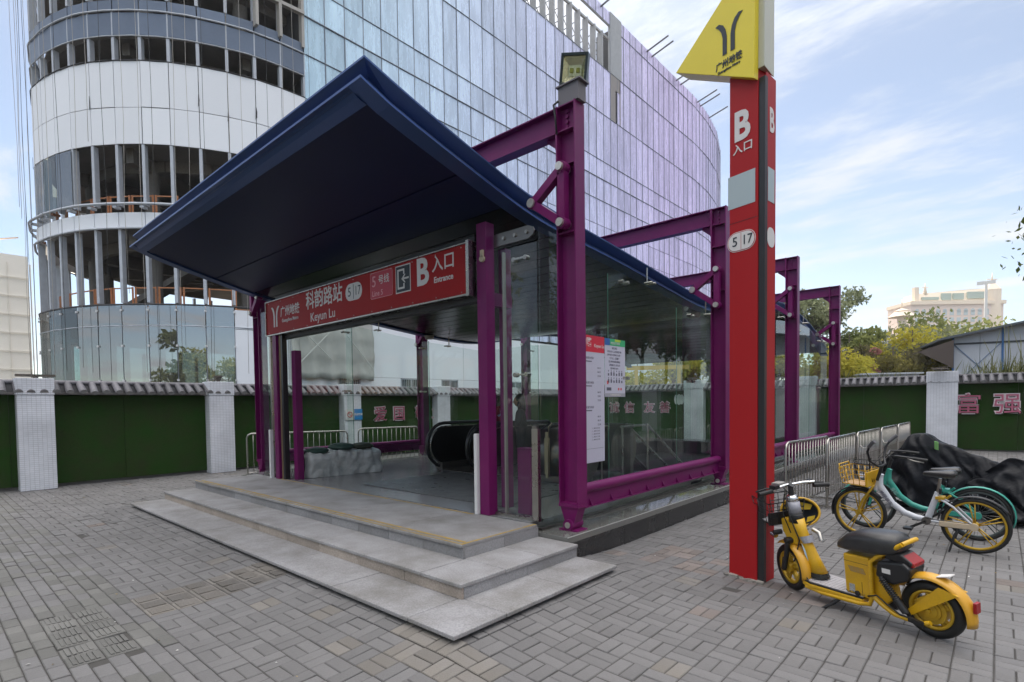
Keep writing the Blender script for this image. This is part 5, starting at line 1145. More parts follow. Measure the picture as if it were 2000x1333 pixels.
b = MB(); b.smooth = True; b.loft([oval(1.125, .64, .067, .062), oval(1.135, .70, .06, .058), oval(1.14, .72, .055, .053)]); b.build('upper_collar', black_gloss, sc)
b = MB(); b.smooth = True; b.loft([oval(1.137, .72, .056, .054), oval(1.15, .82, .052, .05)]); b.build('label_wrap', mat('grey_label', (.28, .28, .33), .4, var=.5, vscale=30, vcol=(.5, .5, .52)), sc)
b = MB(); b.smooth = True; b.loft([oval(1.15, .82, .05, .05), oval(1.155, .86, .045, .045), oval(1.16, .875, .03, .03)]); b.build('cap', chrome, sc)
b = MB(); b.obox((1.03, .052, .40), (.012, .004, .03), (0, .002, 0), (.012, 0, .045)); b.build('blue_sticker', mat('pale_blue_sticker', (.30, .52, .70), .4, var=.6, vscale=40, vcol=(.7, .7, .7)), sc)
b = MB(); b.loft([oval(1.03, .475, .05, .049, tilt=-.3), oval(1.055, .53, .056, .055, tilt=-.3)], cap=False); b.build('label_band', mat('grey_label', (.28, .28, .33), .4), sc)
b = MB(); b.cyl((1.155, 0, .86), (1.165, 0, .945), .022, 10); b.tube([(1.165, 0, .945), (1.15, 0, .965)], .026, 8); b.build('stem', black_gloss, sc)
HB = Vector((1.16, 0, .95)); 
def hb(p): c, s_ = math.cos(ST), math.sin(ST); return (HB.x+p[0]*c-p[1]*s_, HB.y+p[0]*s_+p[1]*c, HB.z+p[2])
b = MB(); b.tube([hb(p) for p in ((-.03, .20, -.015), (.0, .11, .005), (.015, .04, .012), (.015, -.04, .012), (.0, -.11, .02), (-.03, -.20, .02))], .013, 10); b.build('handlebar', chrome, sc)
for s_ in (1, -1):
    b = MB(); b.tube([hb((-.03, s_*.19, -.01)), hb((-.045, s_*.32, -.02))], .02, 12); b.build('grip', black_rubber, sc)
    b = MB(); b.tube([hb((.01, s_*.17, 0)), hb((.04, s_*.20, .0)), hb((.02, s_*.31, -.01))], .008, 6); b.build('brake_lever', black_gloss, sc)
b = MB(); b.obox(hb((-.02, .16, .02)), (.03, 0, 0), (0, .03, 0), (0, 0, .016)); b.obox(hb((.0, -.17, .02)), (.02, 0, 0), (0, .015, 0), (0, 0, .02)); b.build('switch_box', black_gloss, sc)
b = MB(); b.box(-.03, .05, -.045, .045, -.01, .02); b.build('display', mat('worn_display', (.35, .33, .30), .4, var=.5, vscale=30, vcol=(.1, .1, .1)), sc, hb((.05, .07, .015)))
# wire basket
def basket(par, M, L_, W, H_, wire, m, nx=4, ny=4, nz=3, taper=.85, name='basket', backm=None):
    bk = bpy.data.objects.new(name, None); COL.objects.link(bk); bk.parent = par; bk.matrix_basis = M
    def pt(u_, v_, h_): s_ = taper+(1-taper)*h_; return ((u_-.0)*L_*s_, (v_-.5)*W*s_, h_*H_)
    b = MB()
    for h_ in [k/nz for k in range(nz+1)]:
        b.tube([pt(0, 0, h_), pt(1, 0, h_), pt(1, 1, h_), pt(0, 1, h_)], wire*(1.5 if h_ == 1 else 1), 5, closed=True)
    for k in range(nx+1): b.tube([pt(k/nx, 0, 1), pt(k/nx, 0, 0), pt(k/nx, 1, 0), pt(k/nx, 1, 1)], wire, 5)
    for k in range(ny+1): b.tube([pt(1, k/ny, 1), pt(1, k/ny, 0), pt(0, k/ny, 0), pt(0, k/ny, 1)], wire, 5)
    b.build('wires', m, bk)
    b = MB(); s_ = taper; b.box(.01, L_*s_-.01, -W*s_/2+.01, W*s_/2-.01, .003, .007); b.build('tray', backm or mat('grey_tray', (.25, .25, .26), .4), bk); return bk
c_, s__ = math.cos(ST), math.sin(ST)
basket(sc, Matrix.Translation((1.235, -.01, .60)) @ Matrix.Rotation(ST, 4, 'Z') @ Matrix.Rotation(math.radians(-4), 4, 'Y'), .27, .34, .20, .004, black_gloss, 3, 4, 3)
b = MB(); b.obox((1.25, .0, .655), Vector((c_, s__, 0))*.008, Vector((-s__, c_, 0))*.15, (0, 0, .055)); b.build('basket_back', black_gloss, sc)
b = MB(); b.tube([(1.17, .06, .86), (1.12, .09, .7), (1.06, .07, .5), (1.10, .06, .40), (1.12, .08, .30)], .006, 6); b.tube([(1.17, -.05, .9), (1.25, -.02, .86), (1.22, .05, .7), (1.14, .07, .55)], .005, 6); b.build('brake_cable', black_rubber, sc)
b = MB(); b.tube([(1.02, -.055, .58), (.96, -.05, .56), (.93, -.03, .50)], .018, 8); b.build('bag_hook', steel, sc)
# deck
def deckP(z, g=0.):
    return [(1.07-g, -.06, z), (1.07-g, .06, z), (1.03-g, .11-g, z), (.95, .135-g, z), (.52, .115-g, z), (.50, -.115+g, z), (.95, -.135+g, z), (1.03-g, -.11+g, z)][::-1]
b = MB(); b.prism(deckP(.130), (0, 0, .035)); b.build('deck_edge', ypl, sc, bevel=.008)
b = MB(); b.prism(deckP(.166, .004), (0, 0, .010)); b.build('deck_rim', black_rubber, sc)
b = MB(); b.prism(deckP(.177, .016), (0, 0, .006)); 
for k in range(15): b.box(.56+k*.031, .572+k*.031, -.09, .09, .183, .1855)
b.build('foot_mat', mat('grey_foot_mat', (.42, .40, .41), .5, var=.4, vscale=20), sc)
b = MB(); b.tube([(1.0, .11, .125), (.85, .12, .115), (.55, .11, .125), (.47, .10, .14), (.45, .10, .20), (.45, .095, .48), (.40, .09, .53), (.22, .085, .665)], .017, 10); b.tube([(1.0, -.11, .125), (.85, -.12, .115), (.55, -.11, .125), (.47, -.10, .14), (.45, -.10, .20), (.45, -.095, .48), (.40, -.09, .53), (.22, -.085, .665)], .017, 10); b.tube([(.22, .085, .665), (.20, 0, .68), (.22, -.085, .665)], .017, 10); b.build('frame_tube', ypl, sc)
b = MB(); b.prism([(.655, -.10, .186), (.465, -.10, .176), (.46, -.10, .505), (.66, -.10, .50)][::-1], (0, .20, 0)); b.build('battery_box', ypl, sc, bevel=.012)
b = MB(); b.cyl((.56, .10, .20), (.56, .108, .20), .02, 14); b.build('lock', black_gloss, sc)
b = MB(); b.obox((.555, .102, .39), (.06, 0, 0), (0, .001, 0), (.01, 0, .022)); b.build('worn_logo', mat('worn_logo', (.30, .22, .10), .5, var=1., vscale=50, vcol=(.42, .21, .01)), sc)
b = MB(); b.smooth = True     # seat
SEC = [(.735, .49, .05, .02), (.71, .51, .085, .05), (.64, .525, .105, .095), (.55, .545, .118, .115), (.45, .555, .13, .12), (.36, .565, .13, .115), (.28, .575, .115, .10), (.245, .585, .075, .05)]
rings = []
for (x, z, hw, ht) in SEC: rings.append([(x, hw*1.02*math.copysign(abs(math.cos(a))**.6, math.cos(a)), z+ht*math.copysign(abs(math.sin(a))**.7, math.sin(a))*(1 if math.sin(a) > 0 else .45)+.035) for a in [2*math.pi*k/20 for k in range(20)]])
b.loft(rings[::-1]); b.build('seat', mat('black_vinyl', (.018, .018, .02), .30, var=.5, vscale=9, vcol=(.05, .048, .045), bump=.12, bscale=160, coat=.15), sc)
b = MB(); b.prism([(.40, -.10, .50), (.42, -.10, .38), (.30, -.10, .34), (.19, -.10, .40), (.17, -.10, .49), (.22, -.10, .53)][::-1], (0, .20, 0)); b.build('tail_box', black_gloss, sc, bevel=.018)
b = MB(); b.prism([(.36, -.07, .53), (.18, -.08, .50), (.17, -.08, .53), (.24, -.07, .585), (.33, -.06, .58)][::-1], (0, .15, 0)); b.build('light_housing', black_gloss, sc, bevel=.01)
b = MB(); b.prism([(.168, -.075, .495), (.162, -.075, .525), (.23, -.065, .578), (.25, -.065, .565), (.20, -.07, .50)][::-1], (0, .135, 0)); b.build('tail_lamp', mat('red_lens', (.30, .01, .012), .25), sc, bevel=.006)
for s_ in (1, -1):
    b = MB(); b.cyl((.37, s_*.115, .39), (.20, s_*.115, .165), .016, 10)
    for k in range(11): q = .08+k*.055; b.ring((.37-.17*q, s_*.115, .39-.225*q), (.17, 0, .225), .022, .006, 10, 5)
    b.cyl((.27, s_*.115, .255), (.205, s_*.115, .17), .026, 10); b.build('shock_absorber', black_gloss, sc)
    b = MB(); b.tube([(.45, s_*.10, .22), (.36, s_*.11, .165), (.28, s_*.115, .13), (.10, s_*.115, .125), (.05, s_*.11, .15)], .018, 8); b.build('swing_arm', ypl, sc)
    b = MB(); b.obox((.13, s_*.13, .135), (.05, 0, .005), (0, .012, 0), (0, 0, .016)); b.build('axle_cover', black_gloss, sc)
b = MB(); b.prism([(.46, -.07, .44), (.46, -.07, .18), (.40, -.07, .12), (.33, -.07, .20), (.36, -.07, .40)][::-1], (0, .14, 0)); b.build('rear_shroud', ypl, sc, bevel=.01)
b = MB(); b.tube([(.70, .10, .12), (.74, .13, .07), (.82, .20, .005)], [.018, .015, .012], 8); b.beam((.80, .19, .0), (.86, .205, .0), .03, .012); b.build('kickstand', black_gloss, sc)
b = MB(); b.box(.32, .42, -.02, .02, .12, .2); b.build('controller', black_gloss, sc)
# helmet hanging on the scooter
hm = thing('helmet', 'yellow and black helmet hanging upside down from the scooter handlebar', 'helmet', (0, 0, 0))
hc = Vector((-1.31, 5.30, .70)); hm.location = hc
view = (CAM-hc); view.z = 0; view.normalize(); side = Vector((-view.y, view.x, 0)); ax = (view*.93+side*.0+Vector((0, 0, .25))).normalized()
hm.rotation_euler = ax.to_track_quat('Z', 'Y').to_euler()
b = MB(); b.smooth = True; rings = []
for k in range(9):
    a = math.radians(8+82*k/8); rings.append([(.155*math.sin(a)*math.cos(t_), .125*math.sin(a)*math.sin(t_), -.13*math.cos(a)) for t_ in [2*math.pi*q/24 for q in range(24)]])
b.loft(rings, cap=False); o = b.build('shell', ypl, hm); m_ = o.modifiers.new('t', 'SOLIDIFY'); m_.thickness = .006; m_.offset = 1
b = MB(); b.ring((0, 0, 0), (0, 0, 1), .0, .0, 3, 3) if False else b.tube([(.152*math.cos(t_), .122*math.sin(t_), .002) for t_ in [2*math.pi*q/28 for q in range(28)]], .011, 6, closed=True); b.build('rim_trim', ypl, hm)
b = MB(); b.smooth = True; rings = []
for k in range(7):
    a = math.radians(10+78*k/6); rings.append([(.140*math.sin(a)*math.cos(t_), .11*math.sin(a)*math.sin(t_), -.115*math.cos(a)) for t_ in [2*math.pi*q/20 for q in range(20)]])
b.loft(rings, cap=False); o = b.build('liner', mat('grey_helmet_liner', (.035, .04, .05), .8, var=.5, vscale=20), hm)
b = MB(); b.prism([(-.02, .02, -.05), (.08, .03, -.05), (.10, .075, -.05), (.0, .09, -.05)], (0, 0, .012)); b.prism([(.05, -.09, -.04), (.11, -.06, -.04), (.12, -.02, -.04), (.06, -.04, -.04)], (0, 0, .012)); b.prism([(-.13, .02, -.04), (-.09, -.0, -.04), (-.08, .06, -.04), (-.12, .07, -.04)], (0, 0, .012)); b.build('yellow_pads', mat('bright_yellow_pad', (.65, .42, .01), .6), hm)
b = MB(); b.tube([(-.12, .05, .0), (-.06, -.10, .03), (.05, -.13, .02), (.12, -.05, 0)], .006, 6); b.tube([(.0, .12, .0), (-.10, .17, .02), (-.17, .24, 0)], .005, 6); b.build('strap', black_rubber, hm)
dirt = mat('grime_line', (.06, .045, .02), .8)
b = MB(); b.box(.468, .655, .1005, .1015, .445, .448); b.box(.52, .523, .1005, .1015, .19, .30); b.build('panel_gap', dirt, sc)
b = MB(); b.tube([(.47, .118, .21), (.40, .125, .24), (.33, .13, .20), (.24, .13, .15), (.14, .135, .15)], .006, 6); b.tube([(1.08, .05, .30), (1.0, .10, .2), (.9, .125, .125)], .005, 6); b.build('motor_cable', black_rubber, sc)
b = MB(); b.obox((.335, .10, .44), (.03, 0, 0), (0, .0015, 0), (0, 0, .018)); b.build('white_sticker', wht, sc)
b = MB(); b.obox((.60, .1015, .235), (.022, 0, 0), (0, .001, 0), (0, 0, .03)); b.build('code_sticker', mat('scuffed_sticker', (.5, .5, .48), .5, var=.8, vscale=90, vcol=(.1, .1, .1)), sc)
for k in range(7): b = MB(); b.cyl((.56-.012*k, .1, .16), (.56-.012*k, .104, .16), .003, 5) if False else b.cyl((.48+.028*k, .1005, .20), (.48+.028*k, .103, .20), .004, 6); b.build('screw', steel_dark, sc)

# ------------------------------------------------------------------ bicycles
def bicycle(label, loc, ang, fm, rimm, basket_kind, bars, text, Rw=.305, lean_=-4, st=0.0, drop=0.0, rear_fm=None, seat_up=0.0, wb=1.10, chain_m=None, fend=None):
    B = thing('bicycle', label, 'bicycle', loc); B.rotation_euler = (math.radians(lean_), 0, math.radians(ang))
    steel_s = steel
    wheel(B, 'rear_wheel', (0, 0, Rw), Rw, .022, rimm, 5, 0, .014, .035, .006)
    wheel(B, 'front_wheel', (wb, 0, Rw), Rw, .022, rimm, 5, st, .014, .03, .006)
    # low step-through main beam
    bb_ = Vector((.42, 0, .31)); hd = Vector((wb-.19, 0, .66)); ht = Vector((wb-.235, 0, .80))
    b = MB(); pts = [ht+Vector((.01, 0, -.03)), hd+Vector((-.03, 0, .0)), Vector((.76, 0, .46)), Vector((.64, 0, .365)), Vector((.53, 0, .325)), bb_]
    b.tube(pts, [.030, .036, .036, .035, .034, .032], 12); b.build('main_beam', fm, B)
    b = MB(); b.tube([bb_, Vector((.35, 0, .55)), Vector((.325, 0, .64))], [.034, .030, .028], 12); b.build('seat_tube', fm, B)
    b = MB(); b.tube([hd+Vector((.01, 0, -.06)), ht], .030, 12); b.build('head_tube', fm, B)
    for s_ in (1, -1):
        b = MB(); b.tube([(.34, s_*.03, .60), (.18, s_*.055, .50), (0, s_*.06, Rw)], .012, 8); b.build('seat_stay', rear_fm or fm, B)
        b = MB(); b.tube([(.42, s_*.035, .31), (0, s_*.06, Rw)], .013, 8); b.build('chain_stay', rear_fm or fm, B)
    b = MB(); b.box(-.02, .30, .062, .088, Rw-.03, Rw+.028); b.cyl((0, .06, Rw), (0, .09, Rw), .04, 14); b.build('chain_case', chain_m or fm, B, bevel=.006)
    b = MB(); b.cyl((.42, -.06, .31), (.42, .07, .31), .045, 14); b.build('bottom_bracket', steel_dark, B)
    b = MB(); b.beam((.42, .085, .31), (.56, .095, .225), .016, .025); b.beam((.42, -.085, .31), (.30, -.095, .395), .016, .025); b.build('crank', black_gloss, B)
    b = MB(); b.box(.53, .61, .10, .19, .21, .235); b.build('pedal', black_gloss, B); b = MB(); b.box(.26, .34, -.19, -.10, .385, .41); b.build('pedal', black_gloss, B)
    F_ = bpy.data.objects.new('steering', None); COL.objects.link(F_); F_.parent = B; F_.location = (wb, 0, Rw); F_.rotation_euler = (0, 0, st)
    b = MB()
    for s_ in (1, -1): b.tube([(0, s_*.05, 0), (-.06, s_*.05, .17), (-.15, s_*.045, .31), (-.165, s_*.02, .35)], .015, 8)
    b.build('fork', rimm if basket_kind == 'yellow' else fm, F_)
    b = MB(); b.cyl((-.20, 0, .42), (-.255, 0, .60), .018, 10); b.build('stem', black_gloss, F_)
    b = MB(); 
    if bars == 'rise': 
        for s_ in (1, -1): b.tube([(-.255, 0, .60), (-.25, s_*.10, .61), (-.20, s_*.19, .68), (-.20, s_*.24, .80), (-.235, s_*.27, .87)], .013, 8)
    else:
        for s_ in (1, -1): b.tube([(-.255, 0, .60), (-.22, s_*.10, .65), (-.26, s_*.22, .68), (-.38, s_*.27, .67), (-.45, s_*.28, .66)], .013, 8)
    b.build('handlebar', black_gloss, F_)
    for s_ in (1, -1):
        g = MB(); l = MB()
        if bars == 'rise': g.tube([(-.225, s_*.265, .86), (-.27, s_*.29, .91), (-.31, s_*.30, .93)][:2]+[(-.30, s_*.30, .935)], .021, 10); l.tube([(-.215, s_*.26, .85), (-.17, s_*.275, .84), (-.14, s_*.29, .88)], .006, 6)
        else: g.tube([(-.44, s_*.28, .66), (-.58, s_*.29, .64)], .019, 10); l.tube([(-.38, s_*.30, .66), (-.44, s_*.34, .64), (-.54, s_*.34, .62)], .006, 6)
        g.build('grip', mat('grey_grip', (.10, .10, .11), .5) if bars == 'rise' else black_rubber, F_); l.build('brake_lever', steel, F_)
    b = MB(); b.tube([(-.22, .2, .72), (-.16, .1, .62), (-.14, .04, .50), (-.16, .02, .40)], .005, 6); b.tube([(-.22, -.2, .72), (-.12, -.1, .60), (-.14, -.04, .48), (-.16, -.02, .40)], .005, 6); b.build('brake_cable', black_rubber, F_)
    # basket
    if basket_kind:
        m = ypl if basket_kind == 'yellow' else black_gloss
        bk = basket(F_, Matrix.Translation((-.135, 0, .36)) @ Matrix.Rotation(math.radians(-3), 4, 'Y'), .30, .34, .19, .0045, m, 4, 4, 3, .86, backm=mat('basket_tray_tan', (.45, .27, .12), .5) if basket_kind == 'yellow' else None)
        if basket_kind == 'yellow':
            b = MB(); b.box(-.155, -.135, -.15, .15, .35, .53); b.build('basket_back', ypl, F_, bevel=.006)
            b = MB(); b.tube([(.155, -.12, .52), (.175, -.12, .60), (.175, .12, .60), (.155, .12, .52)], .008, 6); b.build('basket_lip', ypl, F_)
    # saddle
    zs = .84+seat_up
    b = MB(); b.cyl((.33, 0, .60), (.30, 0, zs-.04), .016, 10); b.build('seat_post', steel if basket_kind == 'yellow' else black_gloss, B)
    b = MB(); b.smooth = True; rings = []
    for (x, hw, z, th) in ((.46, .012, zs+.005, .012), (.44, .026, zs+.01, .022), (.36, .038, zs+.012, .03), (.29, .065, zs+.015, .036), (.22, .092, zs+.02, .042), (.175, .088, zs+.024, .038), (.155, .05, zs+.02, .02)):
        rings.append([(x, hw*math.cos(a), z+th*math.sin(a)*(1 if math.sin(a) > 0 else 1.3)) for a in [2*math.pi*k/16 for k in range(16)]])
    b.loft(rings); b.build('saddle', mat('black_vinyl', (.018, .018, .02), .34), B)
    fm2 = fend or black_gloss
    fender(B, (0, 0, Rw), Rw+.022, .026, 150 if basket_kind == 'yellow' else 200, 5 if basket_kind == 'yellow' else -5, fm2, name='rear_fender', lip=.012)
    o = fender(F_, (0, 0, 0), Rw+.02, .025, 140, -15 if basket_kind == 'yellow' else 20, fm2, name='front_fender', lip=.012)
    b = MB(); b.ring((.02, 0, Rw), (0, 1, 0), Rw-.10, .0, 3, 3) if False else b.tube([(.33, -.06, .52), (.26, -.07, .56), (.22, -.06, .60)], .014, 8); b.box(.26, .34, -.05, .05, .565, .60); b.build('ring_lock', rimm if basket_kind == 'yellow' else fm, B, bevel=.005)
    b = MB(); b.tube([(.13, .08, .25), (.16, .10, .20), (.20, .15, .015)], [.018, .014, .010], 8); b.build('kickstand', black_gloss, B)
    b = MB(); b.obox((.30, 0, .655), (.008, 0, 0), (0, .035, 0), (0, 0, .03)); b.build('number_plate', black_gloss, B)
    b = MB(); b.tube([(0, .075, Rw+.035), (.42, .075, .345)], .004, 5); b.tube([(0, .075, Rw-.035), (.42, .075, .275)], .004, 5); b.build('chain', steel_dark, B)
    b = MB()
    for k in range(20):
        for (cx, zz_) in ((0, Rw),): a = k*math.pi/10; b.tube([(cx, .02*(-1)**k, zz_), (cx+(Rw-.05)*math.cos(a), 0, zz_+(Rw-.05)*math.sin(a))], .0014, 4)
    if basket_kind != 'yellow': b.build('thin_spokes', steel, B)
    if text:
        me = text_mesh(text[0], .05, text[1], .001, .0015)
        d = (Vector((.76, 0, .46))-hd).normalized(); M = Matrix(((-d.x*-1, -d.z*1, 0, .80), (0, 0, 1, .0375), (d.z, d.x, 0, .505), (0, 0, 0, 1)))
        x_ = Vector((d.x, 0, d.z)); n_ = Vector((0, 1, 0)); y_ = n_.cross(x_)
        M = Matrix(((x_.x, y_.x, n_.x, .815), (x_.y, y_.y, n_.y, .0365), (x_.z, y_.z, n_.z, .52), (0, 0, 0, 1))); link(me, 'lettering', B, mw=M)
        if len(text) > 2: M2 = M.copy(); M2.translation = (.70, .0365, .415); link(text_mesh(text[2], .045, text[1], .001, .0015), 'lettering', B, mw=M2)
    return B
wpm = mat('white_bike_paint', (.56, .58, .62), .32, var=.2, vscale=6, vcol=(.45, .46, .48), coat=.2)
tealm = mat('teal_bike_paint', (.035, .30, .235), .32, var=.2, vscale=6, vcol=(.05, .36, .29), coat=.2)
bicycle('white and yellow shared bicycle with yellow wheels and yellow basket', (-.17, 7.735, 0), 173.9, wpm, yrim, 'yellow', 'rise', ('美团单车', mat('grey_lettering', (.18, .18, .22), .5)), st=math.radians(-8), rear_fm=wpm, chain_m=mat('cream_chain_case', (.55, .45, .32), .4))
bicycle('teal shared bicycle standing behind the white and yellow one', (-.165, 8.45, 0), 179.3, tealm, mat('grey_spoke', (.10, .12, .12), .4, .4), 'black', 'swept', ('青桔', mat('pale_teal_lettering', (.25, .5, .45), .5)), seat_up=-.03, fend=tealm, st=math.radians(14), Rw=.315, chain_m=tealm)
# ------------------------------------------------------------------ motorbikes under black covers
cov = mat('black_cover_cloth', (.006, .007, .010), .45, var=.3, vscale=3, bump=.6, bscale=12, spec=.22)
def covered(label, loc, ang, prof_, seed):
    """prof_: stations along x with ridge height, half width at the top and at the hem, hem height"""
    t = thing('covered_motorbike', label, 'covered motorbike', loc, math.radians(ang)); b = MB(); b.smooth = True; rings = []; nv = 64; NU = 110
    xs = [p[0] for p in prof_]
    for i in range(NU+1):
        x = xs[0]+(xs[-1]-xs[0])*i/NU; j = max(0, min(len(xs)-2, sum(1 for q in xs if q <= x)-1)); tt = (x-xs[j])/(xs[j+1]-xs[j]); tt2 = tt*tt*(3-2*tt)*.5+tt*.5
        zr, wt, wb_, zh = [prof_[j][k]*(1-tt2)+prof_[j+1][k]*tt2 for k in (1, 2, 3, 4)]
        ring = []
        for k in range(nv+1):
            v_ = -1+2*k/nv; av = abs(v_); q = av**1.3; yy = math.copysign(1, v_)*(wt*min(1, av*3)+(wb_-wt)*max(0, av-.33)/.67); zz_ = zr-(zr-zh)*max(0, (av-.18)/.82)**1.12
            fold = (math.sin(x*13+seed+3*av+2.5*mno.noise(Vector((x*2, v_*2, seed))))*.045+mno.noise(Vector((x*5+av*4, v_*3, seed*3)))*.09)*min(1, av*1.6)
            cr = abs(mno.noise(Vector((x*3.2+av*2.2, v_*2.2-x*1.4, seed*5))))+.5*abs(mno.noise(Vector((x*7+av*5, v_*5+x*3, seed*9)))); fold += (.16-cr)*.17*min(1, av*1.5+.15)
            ring.append((x+.03*mno.noise(Vector((x*3, v_*4, seed+7))), yy+math.copysign(1, v_)*fold, zz_+mno.noise(Vector((x*6, v_*5, seed+2)))*.022+(.14-cr)*.04))
        rings.append(ring)
    b.loft(rings, close=False)
    for r in (rings[0], rings[-1]): c = Vector((0, 0, 0)); b.add(r+[(r[0][0], 0, prof_[0][4])], [tuple(range(len(r)))])
    o = b.build('cover', cov, t); m_ = o.modifiers.new('t', 'SOLIDIFY'); m_.thickness = .004
    for x in (xs[0]+.35, xs[-1]-.3): b = MB(); b.ring((x, 0, .26), (0, 1, 0), .22, .045, 24, 8); b.build('wheel', black_rubber, t)
    return t
c1 = covered('large black rain cover over a motorbike with a pale green reflective strip', (-.15, 10.25, 0), 172, [(-.95, .80, .10, .28, .25), (-.75, .80, .16, .34, .12), (-.35, .70, .16, .36, .08), (.05, .86, .15, .38, .08), (.45, 1.02, .18, .38, .08), (.68, 1.17, .30, .42, .10), (.80, 1.16, .28, .42, .12), (1.0, .92, .12, .36, .2), (1.25, .68, .05, .25, .3)], 1.0)
b = MB(); b.obox((.50, .215, 1.0), (.022, 0, .008), (0, .012, 0), (-.005, .03, .06)); b.build('reflective_strip', mat('reflective_strip', (.35, .75, .25), .5), c1)
covered('black rain cover rising to a pale point over the motorbike at the right edge', (.75, 9.85, 0), 168, [(-.9, .7, .1, .28, .25), (-.5, .84, .1, .34, .1), (-.1, .74, .12, .36, .08), (.25, .76, .1, .38, .08), (.56, .87, .03, .40, .10), (.62, .88, .03, .40, .10), (.9, .66, .06, .34, .25), (1.1, .5, .05, .25, .3)], 4.2)
# ------------------------------------------------------------------ people inside the hall
def person(label, loc, ang, H_, hair_m, top_m, leg_m, phone=True):
    P = thing('person', label, 'person', loc, math.radians(ang)); k = H_/1.62
    skin = mat('skin', (.42, .25, .18), .55)
    J = {'pel': (0, 0, .90), 'spi': (0, 0, 1.08), 'che': (.01, 0, 1.24), 'nec': (.0, 0, 1.36), 'hea': (.03, 0, 1.44),
         'lsh': (0, .16, 1.32), 'lel': (.03, .21, 1.07), 'lwr': (.24, .08, 1.13), 'rsh': (0, -.16, 1.32), 'rel': (.03, -.21, 1.07), 'rwr': (.24, -.07, 1.13),
         'lhi': (0, .09, .86), 'lkn': (.03, .10, .47), 'lan': (0, .10, .08), 'lto': (.13, .11, .03), 'rhi': (0, -.09, .86), 'rkn': (.02, -.10, .47), 'ran': (0, -.10, .08), 'rto': (.13, -.11, .03)}
    R = {'pel': .13, 'spi': .115, 'che': .125, 'nec': .055, 'hea': .05, 'lsh': .065, 'lel': .045, 'lwr': .03, 'rsh': .065, 'rel': .045, 'rwr': .03, 'lhi': .095, 'lkn': .06, 'lan': .04, 'lto': .035, 'rhi': .095, 'rkn': .06, 'ran': .04, 'rto': .035}
    E = [('pel', 'spi'), ('spi', 'che'), ('che', 'nec'), ('nec', 'hea'), ('che', 'lsh'), ('lsh', 'lel'), ('lel', 'lwr'), ('che', 'rsh'), ('rsh', 'rel'), ('rel', 'rwr'), ('pel', 'lhi'), ('lhi', 'lkn'), ('lkn', 'lan'), ('lan', 'lto'), ('pel', 'rhi'), ('rhi', 'rkn'), ('rkn', 'ran'), ('ran', 'rto')]
    ks = list(J)
    me = bpy.data.meshes.new('body'); me.from_pydata([tuple(c*k for c in J[q]) for q in ks], [(ks.index(a), ks.index(c)) for a, c in E], [])
    o = link(me, 'body', P); s_ = o.modifiers.new('skin', 'SKIN'); s_.use_smooth_shade = True
    for i, q in enumerate(ks): me.skin_vertices[0].data[i].radius = (R[q]*k, R[q]*k)
    me.skin_vertices[0].data[0].use_root = True
    o.modifiers.new('sub', 'SUBSURF').levels = 1; o.modifiers['sub'].render_levels = 2; me.materials.append(leg_m)
    # jacket: slightly larger shell over torso and arms
    J2 = ['pel', 'spi', 'che', 'nec', 'lsh', 'lel', 'lwr', 'rsh', 'rel', 'rwr']; me2 = bpy.data.meshes.new('jacket')
    me2.from_pydata([tuple(c*k for c in (J[q] if q != 'nec' else (0, 0, 1.335))) for q in J2], [(J2.index(a), J2.index(c)) for a, c in E if a in J2 and c in J2], [])
    o2 = link(me2, 'jacket', P); s_ = o2.modifiers.new('skin', 'SKIN'); s_.use_smooth_shade = True
    for i, q in enumerate(J2): r = R[q]*1.18*k; me2.skin_vertices[0].data[i].radius = (r, r)
    me2.skin_vertices[0].data[0].use_root = True
    o2.modifiers.new('sub', 'SUBSURF').render_levels = 2; me2.materials.append(top_m)
    b = MB(); b.sph((.045*k, 0, 1.53*k), .1*k, 16, 12, (.92, .78, 1.12)); b.sph((.135*k, 0, 1.515*k), .016*k, 8, 6, (1, .8, 1.3)); b.sph((.045*k, .078*k, 1.52*k), .022*k, 8, 6, (.8, .4, 1.2)); b.sph((.045*k, -.078*k, 1.52*k), .022*k, 8, 6, (.8, .4, 1.2)); b.build('head', skin, P)
    b = MB()
    for yy in (-.03, .03): b.sph((.125*k, yy*k, 1.54*k), .009*k, 8, 6)
    b.box(.126*k, .136*k, -.018*k, .018*k, 1.472*k, 1.478*k); b.build('eyes_and_mouth', mat('dark_feature', (.03, .015, .015), .5), P)
    b = MB(); b.sph((.012*k, 0, 1.555*k), .112*k, 16, 10, (.92, .85, 1.08)); b.sph((-.045*k, 0, 1.43*k), .085*k, 12, 8, (.7, 1.0, 1.7)); b.sph((.03*k, .075*k, 1.47*k), .035*k, 8, 8, (.9, .5, 2.4)); b.sph((.03*k, -.075*k, 1.47*k), .035*k, 8, 8, (.9, .5, 2.4)); b.build('hair', hair_m, P)
    for s_ in (1, -1):
        b = MB(); w0 = Vector((.25, s_*.075, 1.135))*k; b.sph(w0+Vector((.035, -s_*.005, .0))*k, .036*k, 10, 8, (1.2, .45, .9))
        for q in range(4): b.tube([w0+Vector((.06, -s_*.01, .022-.014*q))*k, w0+Vector((.092, -s_*.028, .024-.014*q))*k, w0+Vector((.092-.004*q, -s_*.052, .02-.013*q))*k], [.009*k, .008*k, .007*k], 6)
        b.tube([w0+Vector((.03, -s_*.01, .03))*k, w0+Vector((.06, -s_*.03, .05))*k], [.01*k, .008*k], 6); b.build('hand', skin, P)
    if phone: b = MB(); b.obox(Vector((.345, 0, 1.15))*k, Vector((.003, 0, .002))*k, (0, .036*k, 0), Vector((-.04, 0, .065))*k); tag(b.build('phone', black_gloss, None, loc, (0, 0, math.radians(ang))), 'dark phone held by the long haired person inside the glass', 'phone')
    return P
